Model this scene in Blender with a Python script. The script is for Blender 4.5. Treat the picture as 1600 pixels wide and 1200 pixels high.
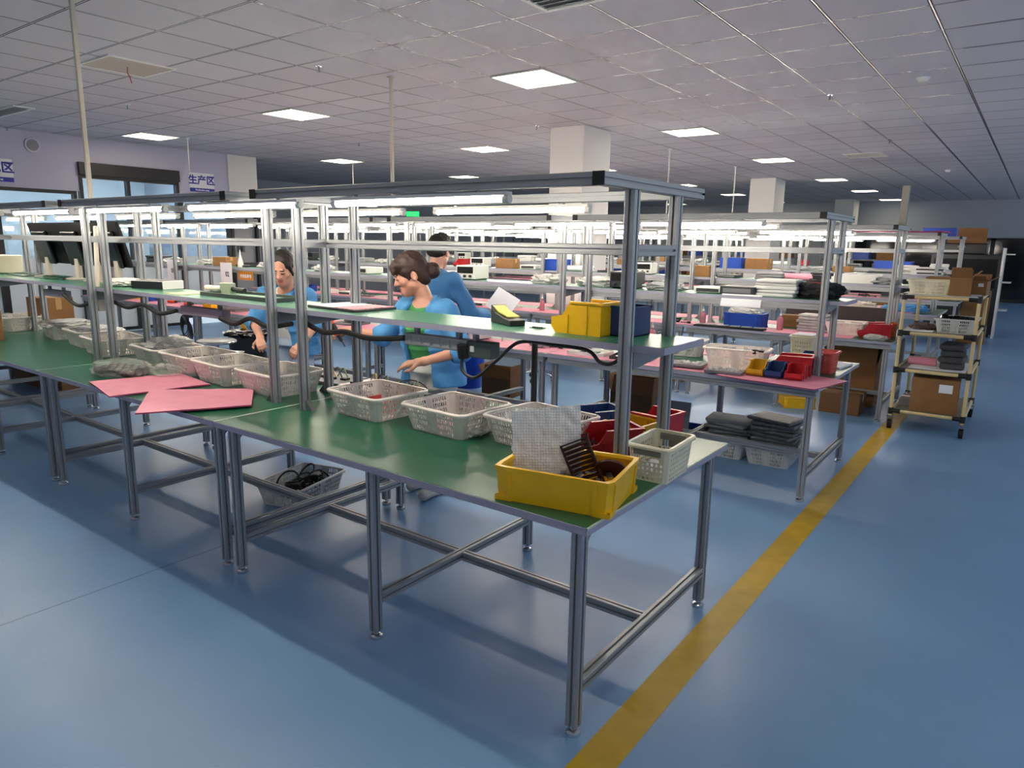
import bpy, bmesh, math, random
import numpy as np
from mathutils import Vector, Matrix, noise, Quaternion

S = bpy.context.scene
COL = S.collection
for o in list(bpy.data.objects):
    bpy.data.objects.remove(o, do_unlink=True)
random.seed(7)
V = Vector

# ---------------------------------------------------------------- camera
CAM = V((0.9734, -1.7096, 1.5741))
PITCH, ROLL, YAW, FPX = -0.1977, 0.0158, 0.6349, 1100.03
fw = V((-math.sin(YAW)*math.cos(PITCH), math.cos(YAW)*math.cos(PITCH), math.sin(PITCH)))
rt = V((math.cos(YAW), math.sin(YAW), 0)); up = rt.cross(fw)
r2 = rt*math.cos(ROLL) + up*math.sin(ROLL); u2 = -rt*math.sin(ROLL) + up*math.cos(ROLL)
cd = bpy.data.cameras.new('camera'); cd.sensor_width = 36; cd.sensor_fit = 'HORIZONTAL'
cd.lens = 36*FPX/1600; cd.clip_start = .05; cd.clip_end = 200
cam = bpy.data.objects.new('camera', cd); COL.objects.link(cam)
cam.matrix_world = Matrix(((r2.x, u2.x, -fw.x, CAM.x), (r2.y, u2.y, -fw.y, CAM.y), (r2.z, u2.z, -fw.z, CAM.z), (0, 0, 0, 1)))
S.camera = cam

# ---------------------------------------------------------------- world, exposure
w = bpy.data.worlds.new('world'); S.world = w; w.use_nodes = True
w.node_tree.nodes['Background'].inputs[0].default_value = (.72, .86, 1, 1)
w.node_tree.nodes['Background'].inputs[1].default_value = .42
S.view_settings.view_transform = 'Standard'; S.view_settings.look = 'None'
S.view_settings.gamma = 1; S.view_settings.use_curve_mapping = False
S.view_settings.exposure = 1.92
S.cycles.max_bounces = 7; S.cycles.diffuse_bounces = 4; S.cycles.glossy_bounces = 4
S.cycles.transparent_max_bounces = 10; S.cycles.sample_clamp_indirect = 6
PANEL_E, TUBE_E = 3.0, 20.0          # radiance of the ceiling panels and of the tube lamps

# ---------------------------------------------------------------- materials
def lin(h):
    c = [int(h[i:i+2], 16)/255 for i in (0, 2, 4)]
    return tuple(x/12.92 if x <= .04045 else ((x+.055)/1.055)**2.4 for x in c) + (1,)
MATS = {}
def M(name, hexc='808080', rough=.5, metal=0, spec=.5, var=0, scale=8, bump=0, bscale=40, alpha=1, trans=0, emit=None, es=0, sss=0):
    if name in MATS: return MATS[name]
    m = bpy.data.materials.new(name); m.use_nodes = True
    nt = m.node_tree; b = nt.nodes['Principled BSDF']
    c = lin(hexc)
    b.inputs['Base Color'].default_value = c
    b.inputs['Roughness'].default_value = rough; b.inputs['Metallic'].default_value = metal
    b.inputs['Specular IOR Level'].default_value = spec
    b.inputs['Alpha'].default_value = alpha
    b.inputs['Transmission Weight'].default_value = trans
    if sss:
        b.inputs['Subsurface Weight'].default_value = sss; b.inputs['Subsurface Radius'].default_value = (.02, .008, .004)
    if emit:
        b.inputs['Emission Color'].default_value = lin(emit); b.inputs['Emission Strength'].default_value = es
    if var or bump:
        tc = nt.nodes.new('ShaderNodeTexCoord')
    if var:
        n = nt.nodes.new('ShaderNodeTexNoise'); n.inputs['Scale'].default_value = scale; n.inputs['Detail'].default_value = 4
        nt.links.new(tc.outputs['Object'], n.inputs['Vector'])
        r = nt.nodes.new('ShaderNodeValToRGB')
        r.color_ramp.elements[0].position = .3; r.color_ramp.elements[1].position = .7
        r.color_ramp.elements[0].color = tuple(max(0, x*(1-var)) for x in c[:3]) + (1,)
        r.color_ramp.elements[1].color = tuple(min(1, x*(1+var)) for x in c[:3]) + (1,)
        nt.links.new(n.outputs['Fac'], r.inputs['Fac']); nt.links.new(r.outputs['Color'], b.inputs['Base Color'])
    if bump:
        n2 = nt.nodes.new('ShaderNodeTexNoise'); n2.inputs['Scale'].default_value = bscale; n2.inputs['Detail'].default_value = 3
        nt.links.new(tc.outputs['Object'], n2.inputs['Vector'])
        bp = nt.nodes.new('ShaderNodeBump'); bp.inputs['Strength'].default_value = bump; bp.inputs['Distance'].default_value = .01
        nt.links.new(n2.outputs['Fac'], bp.inputs['Height']); nt.links.new(bp.outputs['Normal'], b.inputs['Normal'])
    MATS[name] = m
    return m

ALU = M('anodised aluminium', 'a2a5a7', .48, .65)
CHROME = M('chrome', 'd8d8d8', .15, 1)
STEEL = M('brushed steel', '8d9093', .4, .9)
BLACKP = M('black plastic', '161616', .45)
DARKP = M('dark grey plastic', '2b2c2e', .5)
RUBBER = M('black rubber', '101010', .7)
GREEN = M('green antistatic laminate', '175a40', .3, var=.05, scale=3)
SHELFM = M('pale green shelf laminate', '34745a', .32, spec=.3)
TRIM = M('pale seam trim', 'b4c2b2', .5)
EDGE = M('lavender grey edge band', '9d9cae', .45)
WHITEP = M('white plastic', 'e4e2dc', .45)
BASK = M('cream white basket plastic', 'e6dfd6', .45, var=.04, scale=12, sss=.0)
BASK2 = M('ivory basket plastic', 'ded8bd', .4)
WIREB = M('grey white basket plastic', 'c9cac6', .45)
YEL = M('yellow crate plastic', 'eab60a', .38, var=.05, scale=10)
YELD = M('mustard yellow bin plastic', 'c99a12', .4)
RED = M('red bin plastic', 'b01420', .38)
BLU = M('blue crate plastic', '1444a8', .38)
NAVY = M('navy bin plastic', '1b3a70', .4)
PINK = M('pink antistatic rubber', 'd88aa0', .55, var=.06, scale=14)
PINKD = M('deep pink rubber edge', 'a83e63', .6)
SALM = M('salmon basket plastic', 'd4574c', .45)
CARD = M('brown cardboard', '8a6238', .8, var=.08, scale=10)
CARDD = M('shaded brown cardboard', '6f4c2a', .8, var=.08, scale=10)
TAPE = M('clear brown tape', 'b08a50', .3)
PAPER = M('white paper', 'e8e8ec', .7)
FOAM = M('grey foam wrap', '8b8b8c', .7, var=.1, scale=30, bump=.4, bscale=60)
FOAMD = M('dark grey wrapped part', '3c3c40', .55, var=.15, scale=25)
DEVG = M('grey device casing', '6d6f72', .45)
DEVD = M('dark device casing', '1e2328', .4)
DEVW = M('white device casing', 'd9d8d2', .4)
PCB = M('green circuit board', '0f4a33', .4, var=.3, scale=60)
ORANGE = M('orange plastic', 'e0502a', .4)
CREAMT = M('cream pipe coating', 'dcc48c', .45)
BEIGE = M('beige trunking', 'bfb9aa', .5)
SCREEN = M('dark monitor back', '111214', .6, spec=.2)
BAGM = M('milky plastic bag', 'dcdcd8', .25, bump=.6, bscale=18, trans=.25, alpha=.85)
CLOTH = M('light blue cloth', '4f97cf', .8)
GLASS_T = None
def glass_mat(name, hexc, mixv, rough=.03):
    m = bpy.data.materials.new(name); m.use_nodes = True; nt = m.node_tree
    nt.nodes.remove(nt.nodes['Principled BSDF'])
    t = nt.nodes.new('ShaderNodeBsdfTransparent'); t.inputs[0].default_value = lin(hexc)
    g = nt.nodes.new('ShaderNodeBsdfGlossy'); g.inputs['Roughness'].default_value = rough
    mx = nt.nodes.new('ShaderNodeMixShader'); mx.inputs[0].default_value = mixv
    nt.links.new(t.outputs[0], mx.inputs[1]); nt.links.new(g.outputs[0], mx.inputs[2])
    nt.links.new(mx.outputs[0], nt.nodes['Material Output'].inputs['Surface'])
    return m
GLASS = glass_mat('pale blue glass', 'dfeaf0', .1)
FROST = M('frosted white glass', 'f2f7fa', .4, alpha=.8)
WRAP = M('bubble wrap film', 'f2f4f2', .1, spec=1.0, alpha=.7)
def _bub(m):
    nt = m.node_tree; b = nt.nodes['Principled BSDF']; tc = nt.nodes.new('ShaderNodeTexCoord'); vo = nt.nodes.new('ShaderNodeTexVoronoi'); vo.inputs['Scale'].default_value = 105; vo.inputs['Randomness'].default_value = .25
    bp = nt.nodes.new('ShaderNodeBump'); bp.inputs['Strength'].default_value = 1; bp.inputs['Distance'].default_value = .004; bp.invert = True
    nt.links.new(tc.outputs['Object'], vo.inputs['Vector']); nt.links.new(vo.outputs['Distance'], bp.inputs['Height']); nt.links.new(bp.outputs['Normal'], b.inputs['Normal'])
_bub(WRAP)
TUBE_M = M('lit lamp tube', 'ffffff', emit='fff4e4', es=TUBE_E)
PANEL_M = M('lit lamp panel', 'ffffff', emit='fff0cc', es=PANEL_E)
PANELB_M = M('lit back room panel', 'ffffff', emit='f4fbff', es=9)
EXIT_M = M('lit green sign', '0f7a3c', emit='12a050', es=.8)

# floor: blue epoxy, seams, scuffs
def floor_mat():
    m = M('blue epoxy floor', '4a86c4', .3); nt = m.node_tree; b = nt.nodes['Principled BSDF']
    geo = nt.nodes.new('ShaderNodeNewGeometry')
    n = nt.nodes.new('ShaderNodeTexNoise'); n.inputs['Scale'].default_value = .8; n.inputs['Detail'].default_value = 5
    nt.links.new(geo.outputs['Position'], n.inputs['Vector'])
    r = nt.nodes.new('ShaderNodeValToRGB')
    r.color_ramp.elements[0].position = .35; r.color_ramp.elements[1].position = .65
    r.color_ramp.elements[0].color = lin('6b92bb'); r.color_ramp.elements[1].color = lin('759bc3')
    nt.links.new(n.outputs['Fac'], r.inputs['Fac'])
    sx = nt.nodes.new('ShaderNodeSeparateXYZ'); nt.links.new(geo.outputs['Position'], sx.inputs[0])
    def seam(sock, off, per, wid):
        a = nt.nodes.new('ShaderNodeMath'); a.operation = 'ADD'; a.inputs[1].default_value = off; nt.links.new(sock, a.inputs[0])
        md = nt.nodes.new('ShaderNodeMath'); md.operation = 'PINGPONG'; md.inputs[1].default_value = per/2; nt.links.new(a.outputs[0], md.inputs[0])
        lt = nt.nodes.new('ShaderNodeMath'); lt.operation = 'LESS_THAN'; lt.inputs[1].default_value = wid; nt.links.new(md.outputs[0], lt.inputs[0])
        return lt.outputs[0]
    s1 = seam(sx.outputs['X'], 2.27, 60.0, .003); s2 = seam(sx.outputs['Y'], -7.2, 60.0, .003)
    mxx = nt.nodes.new('ShaderNodeMath'); mxx.operation = 'MAXIMUM'; nt.links.new(s1, mxx.inputs[0]); nt.links.new(s2, mxx.inputs[1])
    mx = nt.nodes.new('ShaderNodeMix'); mx.data_type = 'RGBA'
    nt.links.new(mxx.outputs[0], mx.inputs['Factor']); nt.links.new(r.outputs['Color'], mx.inputs['A']); mx.inputs['B'].default_value = lin('24527f')
    # a few small dark scuffs
    vo = nt.nodes.new('ShaderNodeTexVoronoi'); vo.inputs['Scale'].default_value = 1.1; nt.links.new(geo.outputs['Position'], vo.inputs['Vector'])
    lt = nt.nodes.new('ShaderNodeMath'); lt.operation = 'LESS_THAN'; lt.inputs[1].default_value = .012; nt.links.new(vo.outputs['Distance'], lt.inputs[0])
    mx2 = nt.nodes.new('ShaderNodeMix'); mx2.data_type = 'RGBA'
    nt.links.new(lt.outputs[0], mx2.inputs['Factor']); nt.links.new(mx.outputs['Result'], mx2.inputs['A']); mx2.inputs['B'].default_value = lin('22344a')
    nt.links.new(mx2.outputs['Result'], b.inputs['Base Color'])
    n3 = nt.nodes.new('ShaderNodeTexNoise'); n3.inputs['Scale'].default_value = 3; n3.inputs['Detail'].default_value = 4
    nt.links.new(geo.outputs['Position'], n3.inputs['Vector'])
    mr = nt.nodes.new('ShaderNodeMapRange'); mr.inputs['To Min'].default_value = .27; mr.inputs['To Max'].default_value = .42
    nt.links.new(n3.outputs['Fac'], mr.inputs['Value']); nt.links.new(mr.outputs['Result'], b.inputs['Roughness'])
    b.inputs['Specular IOR Level'].default_value = .5
    return m
# ceiling: 0.6 m mineral tiles in a bright metal grid with a shadow gap
def ceil_mat():
    m = M('ceiling tiles', 'b9b5ba', .85); nt = m.node_tree; b = nt.nodes['Principled BSDF']
    geo = nt.nodes.new('ShaderNodeNewGeometry'); sx = nt.nodes.new('ShaderNodeSeparateXYZ'); nt.links.new(geo.outputs['Position'], sx.inputs[0])
    def dist(sock, off, per):
        a = nt.nodes.new('ShaderNodeMath'); a.operation = 'ADD'; a.inputs[1].default_value = off; nt.links.new(sock, a.inputs[0])
        md = nt.nodes.new('ShaderNodeMath'); md.operation = 'PINGPONG'; md.inputs[1].default_value = per/2; nt.links.new(a.outputs[0], md.inputs[0])
        return md.outputs[0]
    dx = dist(sx.outputs['X'], 60-.2, .6); dy = dist(sx.outputs['Y'], 62.5-4.1+.3125, .625)
    mn = nt.nodes.new('ShaderNodeMath'); mn.operation = 'MINIMUM'; nt.links.new(dx, mn.inputs[0]); nt.links.new(dy, mn.inputs[1])
    bar = nt.nodes.new('ShaderNodeMath'); bar.operation = 'LESS_THAN'; bar.inputs[1].default_value = .0038; nt.links.new(mn.outputs[0], bar.inputs[0])
    gap = nt.nodes.new('ShaderNodeMath'); gap.operation = 'LESS_THAN'; gap.inputs[1].default_value = .0125; nt.links.new(mn.outputs[0], gap.inputs[0])
    n = nt.nodes.new('ShaderNodeTexWhiteNoise'); n.noise_dimensions = '2D'
    sc = nt.nodes.new('ShaderNodeVectorMath'); sc.operation = 'DIVIDE'; sc.inputs[1].default_value = (.6, .625, 1)
    of = nt.nodes.new('ShaderNodeVectorMath'); of.operation = 'ADD'; of.inputs[1].default_value = (60-.2, 62.5-4.1+.3125, 0)
    fl = nt.nodes.new('ShaderNodeVectorMath'); fl.operation = 'FLOOR'
    nt.links.new(geo.outputs['Position'], of.inputs[0]); nt.links.new(of.outputs[0], sc.inputs[0]); nt.links.new(sc.outputs[0], fl.inputs[0]); nt.links.new(fl.outputs[0], n.inputs['Vector'])
    tr = nt.nodes.new('ShaderNodeMix'); tr.data_type = 'RGBA'; nt.links.new(n.outputs['Value'], tr.inputs['Factor'])
    tr.inputs['A'].default_value = lin('c6c2c8'); tr.inputs['B'].default_value = lin('cdc9ce')
    m1 = nt.nodes.new('ShaderNodeMix'); m1.data_type = 'RGBA'; nt.links.new(gap.outputs[0], m1.inputs['Factor'])
    nt.links.new(tr.outputs['Result'], m1.inputs['A']); m1.inputs['B'].default_value = lin('3c3a40')
    m2 = nt.nodes.new('ShaderNodeMix'); m2.data_type = 'RGBA'; nt.links.new(bar.outputs[0], m2.inputs['Factor'])
    nt.links.new(m1.outputs['Result'], m2.inputs['A']); m2.inputs['B'].default_value = lin('c8c8cc')
    nt.links.new(m2.outputs['Result'], b.inputs['Base Color'])
    nt.links.new(bar.outputs[0], b.inputs['Metallic'])
    rr = nt.nodes.new('ShaderNodeMapRange'); rr.inputs['To Min'].default_value = .9; rr.inputs['To Max'].default_value = .3
    nt.links.new(bar.outputs[0], rr.inputs['Value']); nt.links.new(rr.outputs['Result'], b.inputs['Roughness'])
    return m

# ---------------------------------------------------------------- mesh helpers
class MB:
    def __init__(s): s.v = []; s.f = []; s.m = []
    def add(s, vs, fs, mi=0):
        n = len(s.v); s.v += [tuple(x) for x in vs]; s.f += [tuple(i+n for i in f) for f in fs]; s.m += [mi]*len(fs); return s
    def box(s, c, d, mi=0, rz=0, R=None):
        x, y, z = d[0]/2, d[1]/2, d[2]/2
        R = R or Matrix.Rotation(rz, 3, 'Z'); c = V(c)
        vs = [c + R @ V((a*x, b*y, e*z)) for e in (-1, 1) for b in (-1, 1) for a in (-1, 1)]
        return s.add(vs, [(0, 2, 3, 1), (4, 5, 7, 6), (0, 1, 5, 4), (2, 6, 7, 3), (0, 4, 6, 2), (1, 3, 7, 5)], mi)
    def b2(s, lo, hi, mi=0):
        return s.box([(a+b)/2 for a, b in zip(lo, hi)], [b-a for a, b in zip(lo, hi)], mi)
    def loft(s, rings, mi=0, cap=True, closed=False):
        n = len(rings[0]); vs = [p for r in rings for p in r]; fs = []
        k = len(rings)
        for i in range(k if closed else k-1):
            for j in range(n):
                a, b = i*n+j, i*n+(j+1) % n; c, d = ((i+1) % k)*n+(j+1) % n, ((i+1) % k)*n+j
                fs.append((a, b, c, d))
        if cap and not closed: fs += [tuple(range(n))[::-1], tuple((k-1)*n+j for j in range(n))]
        return s.add(vs, fs, mi)
    def cyl(s, a, b, r, n=12, mi=0, r2=None):
        a, b = V(a), V(b); z = (b-a).normalized(); x = z.orthogonal().normalized(); y = z.cross(x); r2 = r if r2 is None else r2
        ring = lambda c, q: [c + (x*math.cos(t)+y*math.sin(t))*q for t in [2*math.pi*i/n for i in range(n)]]
        return s.loft([ring(a, r), ring(b, r2)], mi)
    def lathe(s, prof, c=(0, 0, 0), n=20, mi=0, cap=True):
        c = V(c)
        return s.loft([[c + V((r*math.cos(2*math.pi*i/n), r*math.sin(2*math.pi*i/n), z)) for i in range(n)] for r, z in prof], mi, cap)
    def tube(s, pts, r, n=8, mi=0, cap=True, closed=False):
        pts = [V(p) for p in pts]; rings = []; px = None; N = len(pts)
        for i, p in enumerate(pts):
            if closed: t = pts[(i+1) % N]-pts[i-1]
            else: t = pts[min(i+1, N-1)]-pts[max(i-1, 0)]
            t = t.normalized() if t.length else V((0, 0, 1))
            px = t.orthogonal().normalized() if px is None else (px - t*px.dot(t))
            px = px.normalized() if px.length > 1e-6 else t.orthogonal().normalized()
            y = t.cross(px)
            rings.append([p + (px*math.cos(2*math.pi*j/n)+y*math.sin(2*math.pi*j/n))*r for j in range(n)])
        return s.loft(rings, mi, cap, closed)
    def prism(s, poly, z0, z1, mi=0, fn=None):
        fn = fn or (lambda x, y, z: (x, y, z))
        return s.loft([[fn(x, y, z0) for x, y in poly], [fn(x, y, z1) for x, y in poly]], mi)
    def prof(s, a, b, wd=.04, mi=0):          # slotted 40x40 aluminium profile from a to b
        a, b = V(a), V(b); z = (b-a).normalized()
        x = V((1, 0, 0)) if abs(z.x) < .9 else V((0, 1, 0))
        x = (x - z*x.dot(z)).normalized(); y = z.cross(x)
        h = wd/2; g = .0042; d = .009; e = .0025; pts = []
        for k in range(4):
            c, q = [(1, 0), (0, 1), (-1, 0), (0, -1)][k]
            for (u, v) in ((h, -h+e), (h, -g), (h-d, -g), (h-d, g), (h, g), (h, h-e)):
                pts.append(x*(u*c - v*q) + y*(u*q + v*c))
        return s.loft([[a+p for p in pts], [b+p for p in pts]], mi)
    def build(s, name, mat, parent=None, smooth=False, bevel=0, loc=None, solid=0):
        me = bpy.data.meshes.new(name); me.from_pydata(s.v, [], s.f)
        for m in (mat if isinstance(mat, (list, tuple)) else [mat]): me.materials.append(m)
        me.polygons.foreach_set('material_index', s.m)
        bm = bmesh.new(); bm.from_mesh(me); bmesh.ops.recalc_face_normals(bm, faces=bm.faces); bm.to_mesh(me); bm.free()
        if smooth:
            me.polygons.foreach_set('use_smooth', [True]*len(me.polygons))
            try: me.set_sharp_from_angle(angle=.7)
            except Exception: pass
        o = bpy.data.objects.new(name, me); COL.objects.link(o)
        if parent: o.parent = parent
        if loc: o.location = loc
        if solid:
            q = o.modifiers.new('solid', 'SOLIDIFY'); q.thickness = solid; q.offset = -1
        if bevel:
            q = o.modifiers.new('bevel', 'BEVEL'); q.width = bevel; q.segments = 2; q.limit_method = 'ANGLE'
        return o

def thing(name, label, cat, loc=(0, 0, 0), rz=0, group=None):
    o = bpy.data.objects.new(name, None); COL.objects.link(o); o.empty_display_size = .05
    o.location = loc; o.rotation_euler = (0, 0, rz); o['label'] = label; o['category'] = cat
    if group: o['group'] = group
    return o
def tag(o, label, cat, group=None):
    o['label'] = label; o['category'] = cat
    if group: o['group'] = group
    return o
def struct(o): o['kind'] = 'structure'; return o
KIDS = {}
def dup(root, loc, rz=0, label=None, group=None):
    if not KIDS.get('n') == len(bpy.data.objects):
        KIDS.clear()
        for o in bpy.data.objects:
            if o.parent: KIDS.setdefault(o.parent.name, []).append(o)
    def cp(o, par):
        c = o.copy(); COL.objects.link(c)
        if par: c.parent = par
        for ch in KIDS.get(o.name, []): cp(ch, c)
        return c
    c = cp(root, None); c.location = loc; c.rotation_euler = (0, 0, rz)
    KIDS['n'] = None
    if label: c['label'] = label
    if group: c['group'] = group
    return c
def text_mesh(name, body, size, loc, rot, mat, parent=None, align='CENTER', ext=.0006):
    cu = bpy.data.curves.new(name, 'FONT'); cu.body = body; cu.size = size; cu.align_x = align; cu.align_y = 'CENTER'; cu.extrude = ext; cu.offset = size*.03; cu.resolution_u = 3
    t = bpy.data.objects.new(name+'_c', cu); COL.objects.link(t)
    dg = bpy.context.evaluated_depsgraph_get(); dg.update()
    me = bpy.data.meshes.new_from_object(t.evaluated_get(dg)); bpy.data.objects.remove(t, do_unlink=True)
    me.name = name; me.materials.clear(); me.materials.append(mat)
    o = bpy.data.objects.new(name, me); COL.objects.link(o); o.location = loc; o.rotation_euler = rot
    if parent: o.parent = parent
    return o
ORD = ['first', 'second', 'third', 'fourth', 'fifth', 'sixth', 'seventh', 'eighth', 'ninth', 'tenth', 'eleventh', 'twelfth', 'thirteenth', 'fourteenth', 'fifteenth', 'sixteenth', 'seventeenth', 'eighteenth', 'nineteenth', 'twentieth']
ROWN = ['front', 'second', 'third', 'fourth', 'fifth']
# ================================================================ the room
H = 3.1
def slab(name, lo, hi, m): return struct(MB().b2(lo, hi).build(name, m))
WALLM = M('lavender white wall', 'b9b8cc', .7)
WALLG = M('grey blue wall', 'b4b9c4', .7)
WALLD = M('charcoal wall panel', '3a3f48', .35)
slab('floor', (-16.2, -5, -.1), (3.4, 25.2, 0), floor_mat())
slab('ceiling', (-16.2, -5, H), (3.4, 25.2, H+.1), ceil_mat())
# unseen window wall on the aisle side, presumed from floor glare, added for daylight
slab('wall_right', (3.4, -5, 0), (3.55, 25.2, .9), WALLM); struct(MB().b2((3.4, -5, 2.6), (3.55, 25.2, H)).build('wall_right_lintel', WALLM))
_y = -4.6
_n = 30
while _y < 24:
    struct(MB().b2((3.4, _y-.4, .9), (3.55, _y, 2.6)).build('wall_right_pier', WALLM))
    f = MB(); y0, y1 = _y, min(_y+2.6, 25.0)
    f.b2((3.44, y0, .9), (3.5, y0+.05, 2.6)).b2((3.44, y1-.05, .9), (3.5, y1, 2.6)).b2((3.44, y0, .9), (3.5, y1, .95)).b2((3.44, y0, 2.55), (3.5, y1, 2.6)).b2((3.44, (y0+y1)/2-.025, .95), (3.5, (y0+y1)/2+.025, 2.55))
    struct(f.build('window_%d' % _n, M('grey window frame', '8a8c90', .4))); _n += 1
    pl = bpy.data.lights.new('sky_portal', 'AREA'); pl.shape = 'RECTANGLE'; pl.size = 1.7; pl.size_y = 2.5; pl.cycles.is_portal = True
    po = bpy.data.objects.new('sky_portal', pl); COL.objects.link(po); po.location = (3.52, (y0+y1)/2, 1.75); po.rotation_euler = (0, math.pi/2, 0)
    _y += 3.0
slab('wall_near', (-16.2, -5.15, 0), (3.55, -5, H), WALLM)
# far wall: grey upper band over dark glazed partition
slab('wall_far', (-16.2, 25.0, 0), (3.4, 25.2, H), WALLG)
DGL = M('dark tinted glass', '1d2126', .08, spec=.6)
MULL = M('black window frame', '15161a', .4)
for i, (x0, x1) in enumerate([(-4.2, -2.9), (-2.9, -1.6), (-1.6, -.3), (-.3, 1.0), (1.0, 2.3)]):
    wd = struct(MB().b2((x0+.05, 24.95, .1), (x1-.05, 24.97, 1.88)).build('window_%d' % (20+i), DGL))
    f = MB()
    f.b2((x0, 24.93, 0), (x0+.06, 24.995, 1.95)).b2((x1-.06, 24.93, 0), (x1, 24.995, 1.95)).b2((x0, 24.93, 1.88), (x1, 24.995, 1.95)).b2((x0, 24.93, 0), (x1, 24.995, .1))
    f.build('window_frame', MULL, wd)
# rear left: return wall, rear wall of the recess
slab('wall_return', (-15.8, 6.64, 0), (-11.52, 6.76, H), WALLG)
slab('wall_left_rear', (-15.95, 6.64, 0), (-15.8, 25, H), WALLG)
# left wall X = -11.4 with door and glazing
LX = -11.4
slab('wall_left', (LX-.12, -5, 2.7), (LX, 6.06, H), WALLM)          # lintel band
struct(MB().b2((LX-.12, -5, 2.27), (LX, 3.47, 2.7)).build('wall_left_lintel', WALLM))
struct(MB().b2((LX-.12, 5.1, 2.27), (LX, 6.06, 2.7)).build('wall_left_pier', WALLM))
WHITEPAINT = M('white painted column', 'dcdad6', .6)
struct(MB().b2((LX-.25, 6.06, 2.05), (LX+.03, 6.66, H)).build('column_1', WHITEPAINT))
BLUED = M('pale blue dado', 'a9c4e0', .6)
PALE = M('pale white panel', 'e6ecef', .4, emit=None)
def window_unit(n, y0, y1, z0, z1, frosted_to=None, split=None):
    f = MB(); t = .05
    f.b2((LX-.09, y0, z0), (LX+.015, y0+t, z1)).b2((LX-.09, y1-t, z0), (LX+.015, y1, z1)).b2((LX-.09, y0+t, z1-t), (LX+.015, y1-t, z1)).b2((LX-.09, y0+t, z0), (LX+.015, y1-t, z0+t))
    if split:
        for yy in split: f.b2((LX-.09, yy-t/2, z0+t), (LX+.015, yy+t/2, z1-t))
    o = struct(f.build('window_%d' % n, MULL))
    MB().b2((LX-.045, y0+t, z0+t), (LX-.037, y1-t, z1-t)).build('pane', GLASS, o)
    if frosted_to:
        MB().b2((LX-.034, y0+t, z0+t), (LX-.03, y1-t, frosted_to)).build('frosted_film', FROST, o)
    return o
window_unit(1, 2.3, 3.42, .14, 2.27, 1.25)
window_unit(2, 1.1, 2.3, .14, 2.27, 1.25)
window_unit(3, -.1, 1.1, .14, 2.27, 1.25)
d1 = window_unit(4, 3.47, 5.1, .02, 2.53, 1.1, [4.23]); d1.name = 'door_1'
MB().b2((LX-.06, 3.47, 2.53), (LX+.06, 5.1, 2.72)).build('door_operator', MULL, d1)
window_unit(5, 5.1, 6.06, .14, 2.27, 1.25)
d2 = struct(MB().b2((LX-.1, 6.06, 0), (LX-.04, 6.64, 2.05)).build('door_2', M('grey door leaf', '9a9ca2', .4)))
MB().b2((LX-.1, 6.06, 0), (LX+.03, 6.11, 2.05)).b2((LX-.1, 6.59, 0), (LX+.03, 6.64, 2.05)).b2((LX-.1, 6.11, 1.05), (LX+.03, 6.59, 1.12)).build('door_frame', MULL, d2)
slab('baseboard_left', (LX, 2.3, 0), (LX+.012, 3.42, .14), MULL)
# the glazed testing room behind the partition
slab('wall_back_room', (-15.8, -5, 0), (-15.68, 6.64, H), PALE)
slab('floor_back_room', (-15.8, -5, 0), (LX-.12, 6.64, .004), M('pale vinyl floor', 'cfd8dd', .4))
for i, (y0, y1) in enumerate([(0, 1.6), (2.2, 3.8), (4.4, 6.0)]):
    s = thing('lab_cabinet', ['pale grey tall cabinet behind glass partition near left picture edge', 'pale grey tall cabinet behind glass beside the glazed door', 'pale grey tall cabinet behind glass below the blue sign'][i], 'cabinet', (-15.3, (y0+y1)/2, .004))
    MB().b2((-.3, -.6, 0), (.3, .6, 1.7)).build('cabinet_body', DEVW, s)
    for q in (-1, 1):
        MB().b2((.3, min(0, q*.58)+.01, .06), (.318, max(0, q*.58)-.01, 1.66)).build('cabinet_door', M('pale grey door', 'cfd3d2', .4), s)
# columns
for i, (x0, x1, y0, y1) in enumerate([(-4.57, -4.04, 6.6, 7.32), (-4.63, -4.06, 15.0, 15.75), (-4.6, -4.03, 23.2, 24.0)]):
    c = struct(MB().b2((x0, y0, 0), (x1, y1, H)).build('column_%d' % (i+2), WHITEPAINT, bevel=.006))
# aisle line
tag(MB().b2((.0, -4.9, 0), (.128, 24.9, .0012)).build('floor_line', M('worn yellow line paint', 'b5920a', .45, var=.12, scale=9)), 'yellow painted safety line along the aisle on the blue floor', 'floor marking')

# ---------------------------------------------------------------- ceiling fittings
PX = (-3.1, -6.7, -10.3); PY = (.35, 4.1, 7.85, 11.6, 15.975, 19.725, 23.8)
FRAME_M = M('white lamp frame', 'e8e6e0', .5)
def panel(x, y, label, mat=PANEL_M, z=H, name='ceiling_lamp', cat='ceiling lamp', group='lit square ceiling panels'):
    t = thing(name, label, cat, (x, y, z), 0, group)
    f = MB()
    for a, b, c, d in ((-.3, -.3, .3, -.285), (-.3, .285, .3, .3), (-.3, -.285, -.285, .285), (.285, -.285, .3, .285)): f.b2((a, b, -.012), (c, d, 0))
    f.build('lamp_frame', FRAME_M, t)
    MB().b2((-.285, -.285, -.008), (.285, .285, -.001)).build('diffuser', mat, t)
    return t
depthw = ['row overhead behind the viewer', 'first row of panels', 'second row of panels', 'third row of panels', 'fourth row of panels', 'fifth row of panels', 'farthest row of panels']
for j, y in enumerate(PY):
    for i, x in enumerate(PX):
        if j == 0 and i == 2: continue
        panel(x, y, 'lit square ceiling panel in the %s, %s from the aisle' % (depthw[j], ['nearest', 'second', 'third'][i]))
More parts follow.
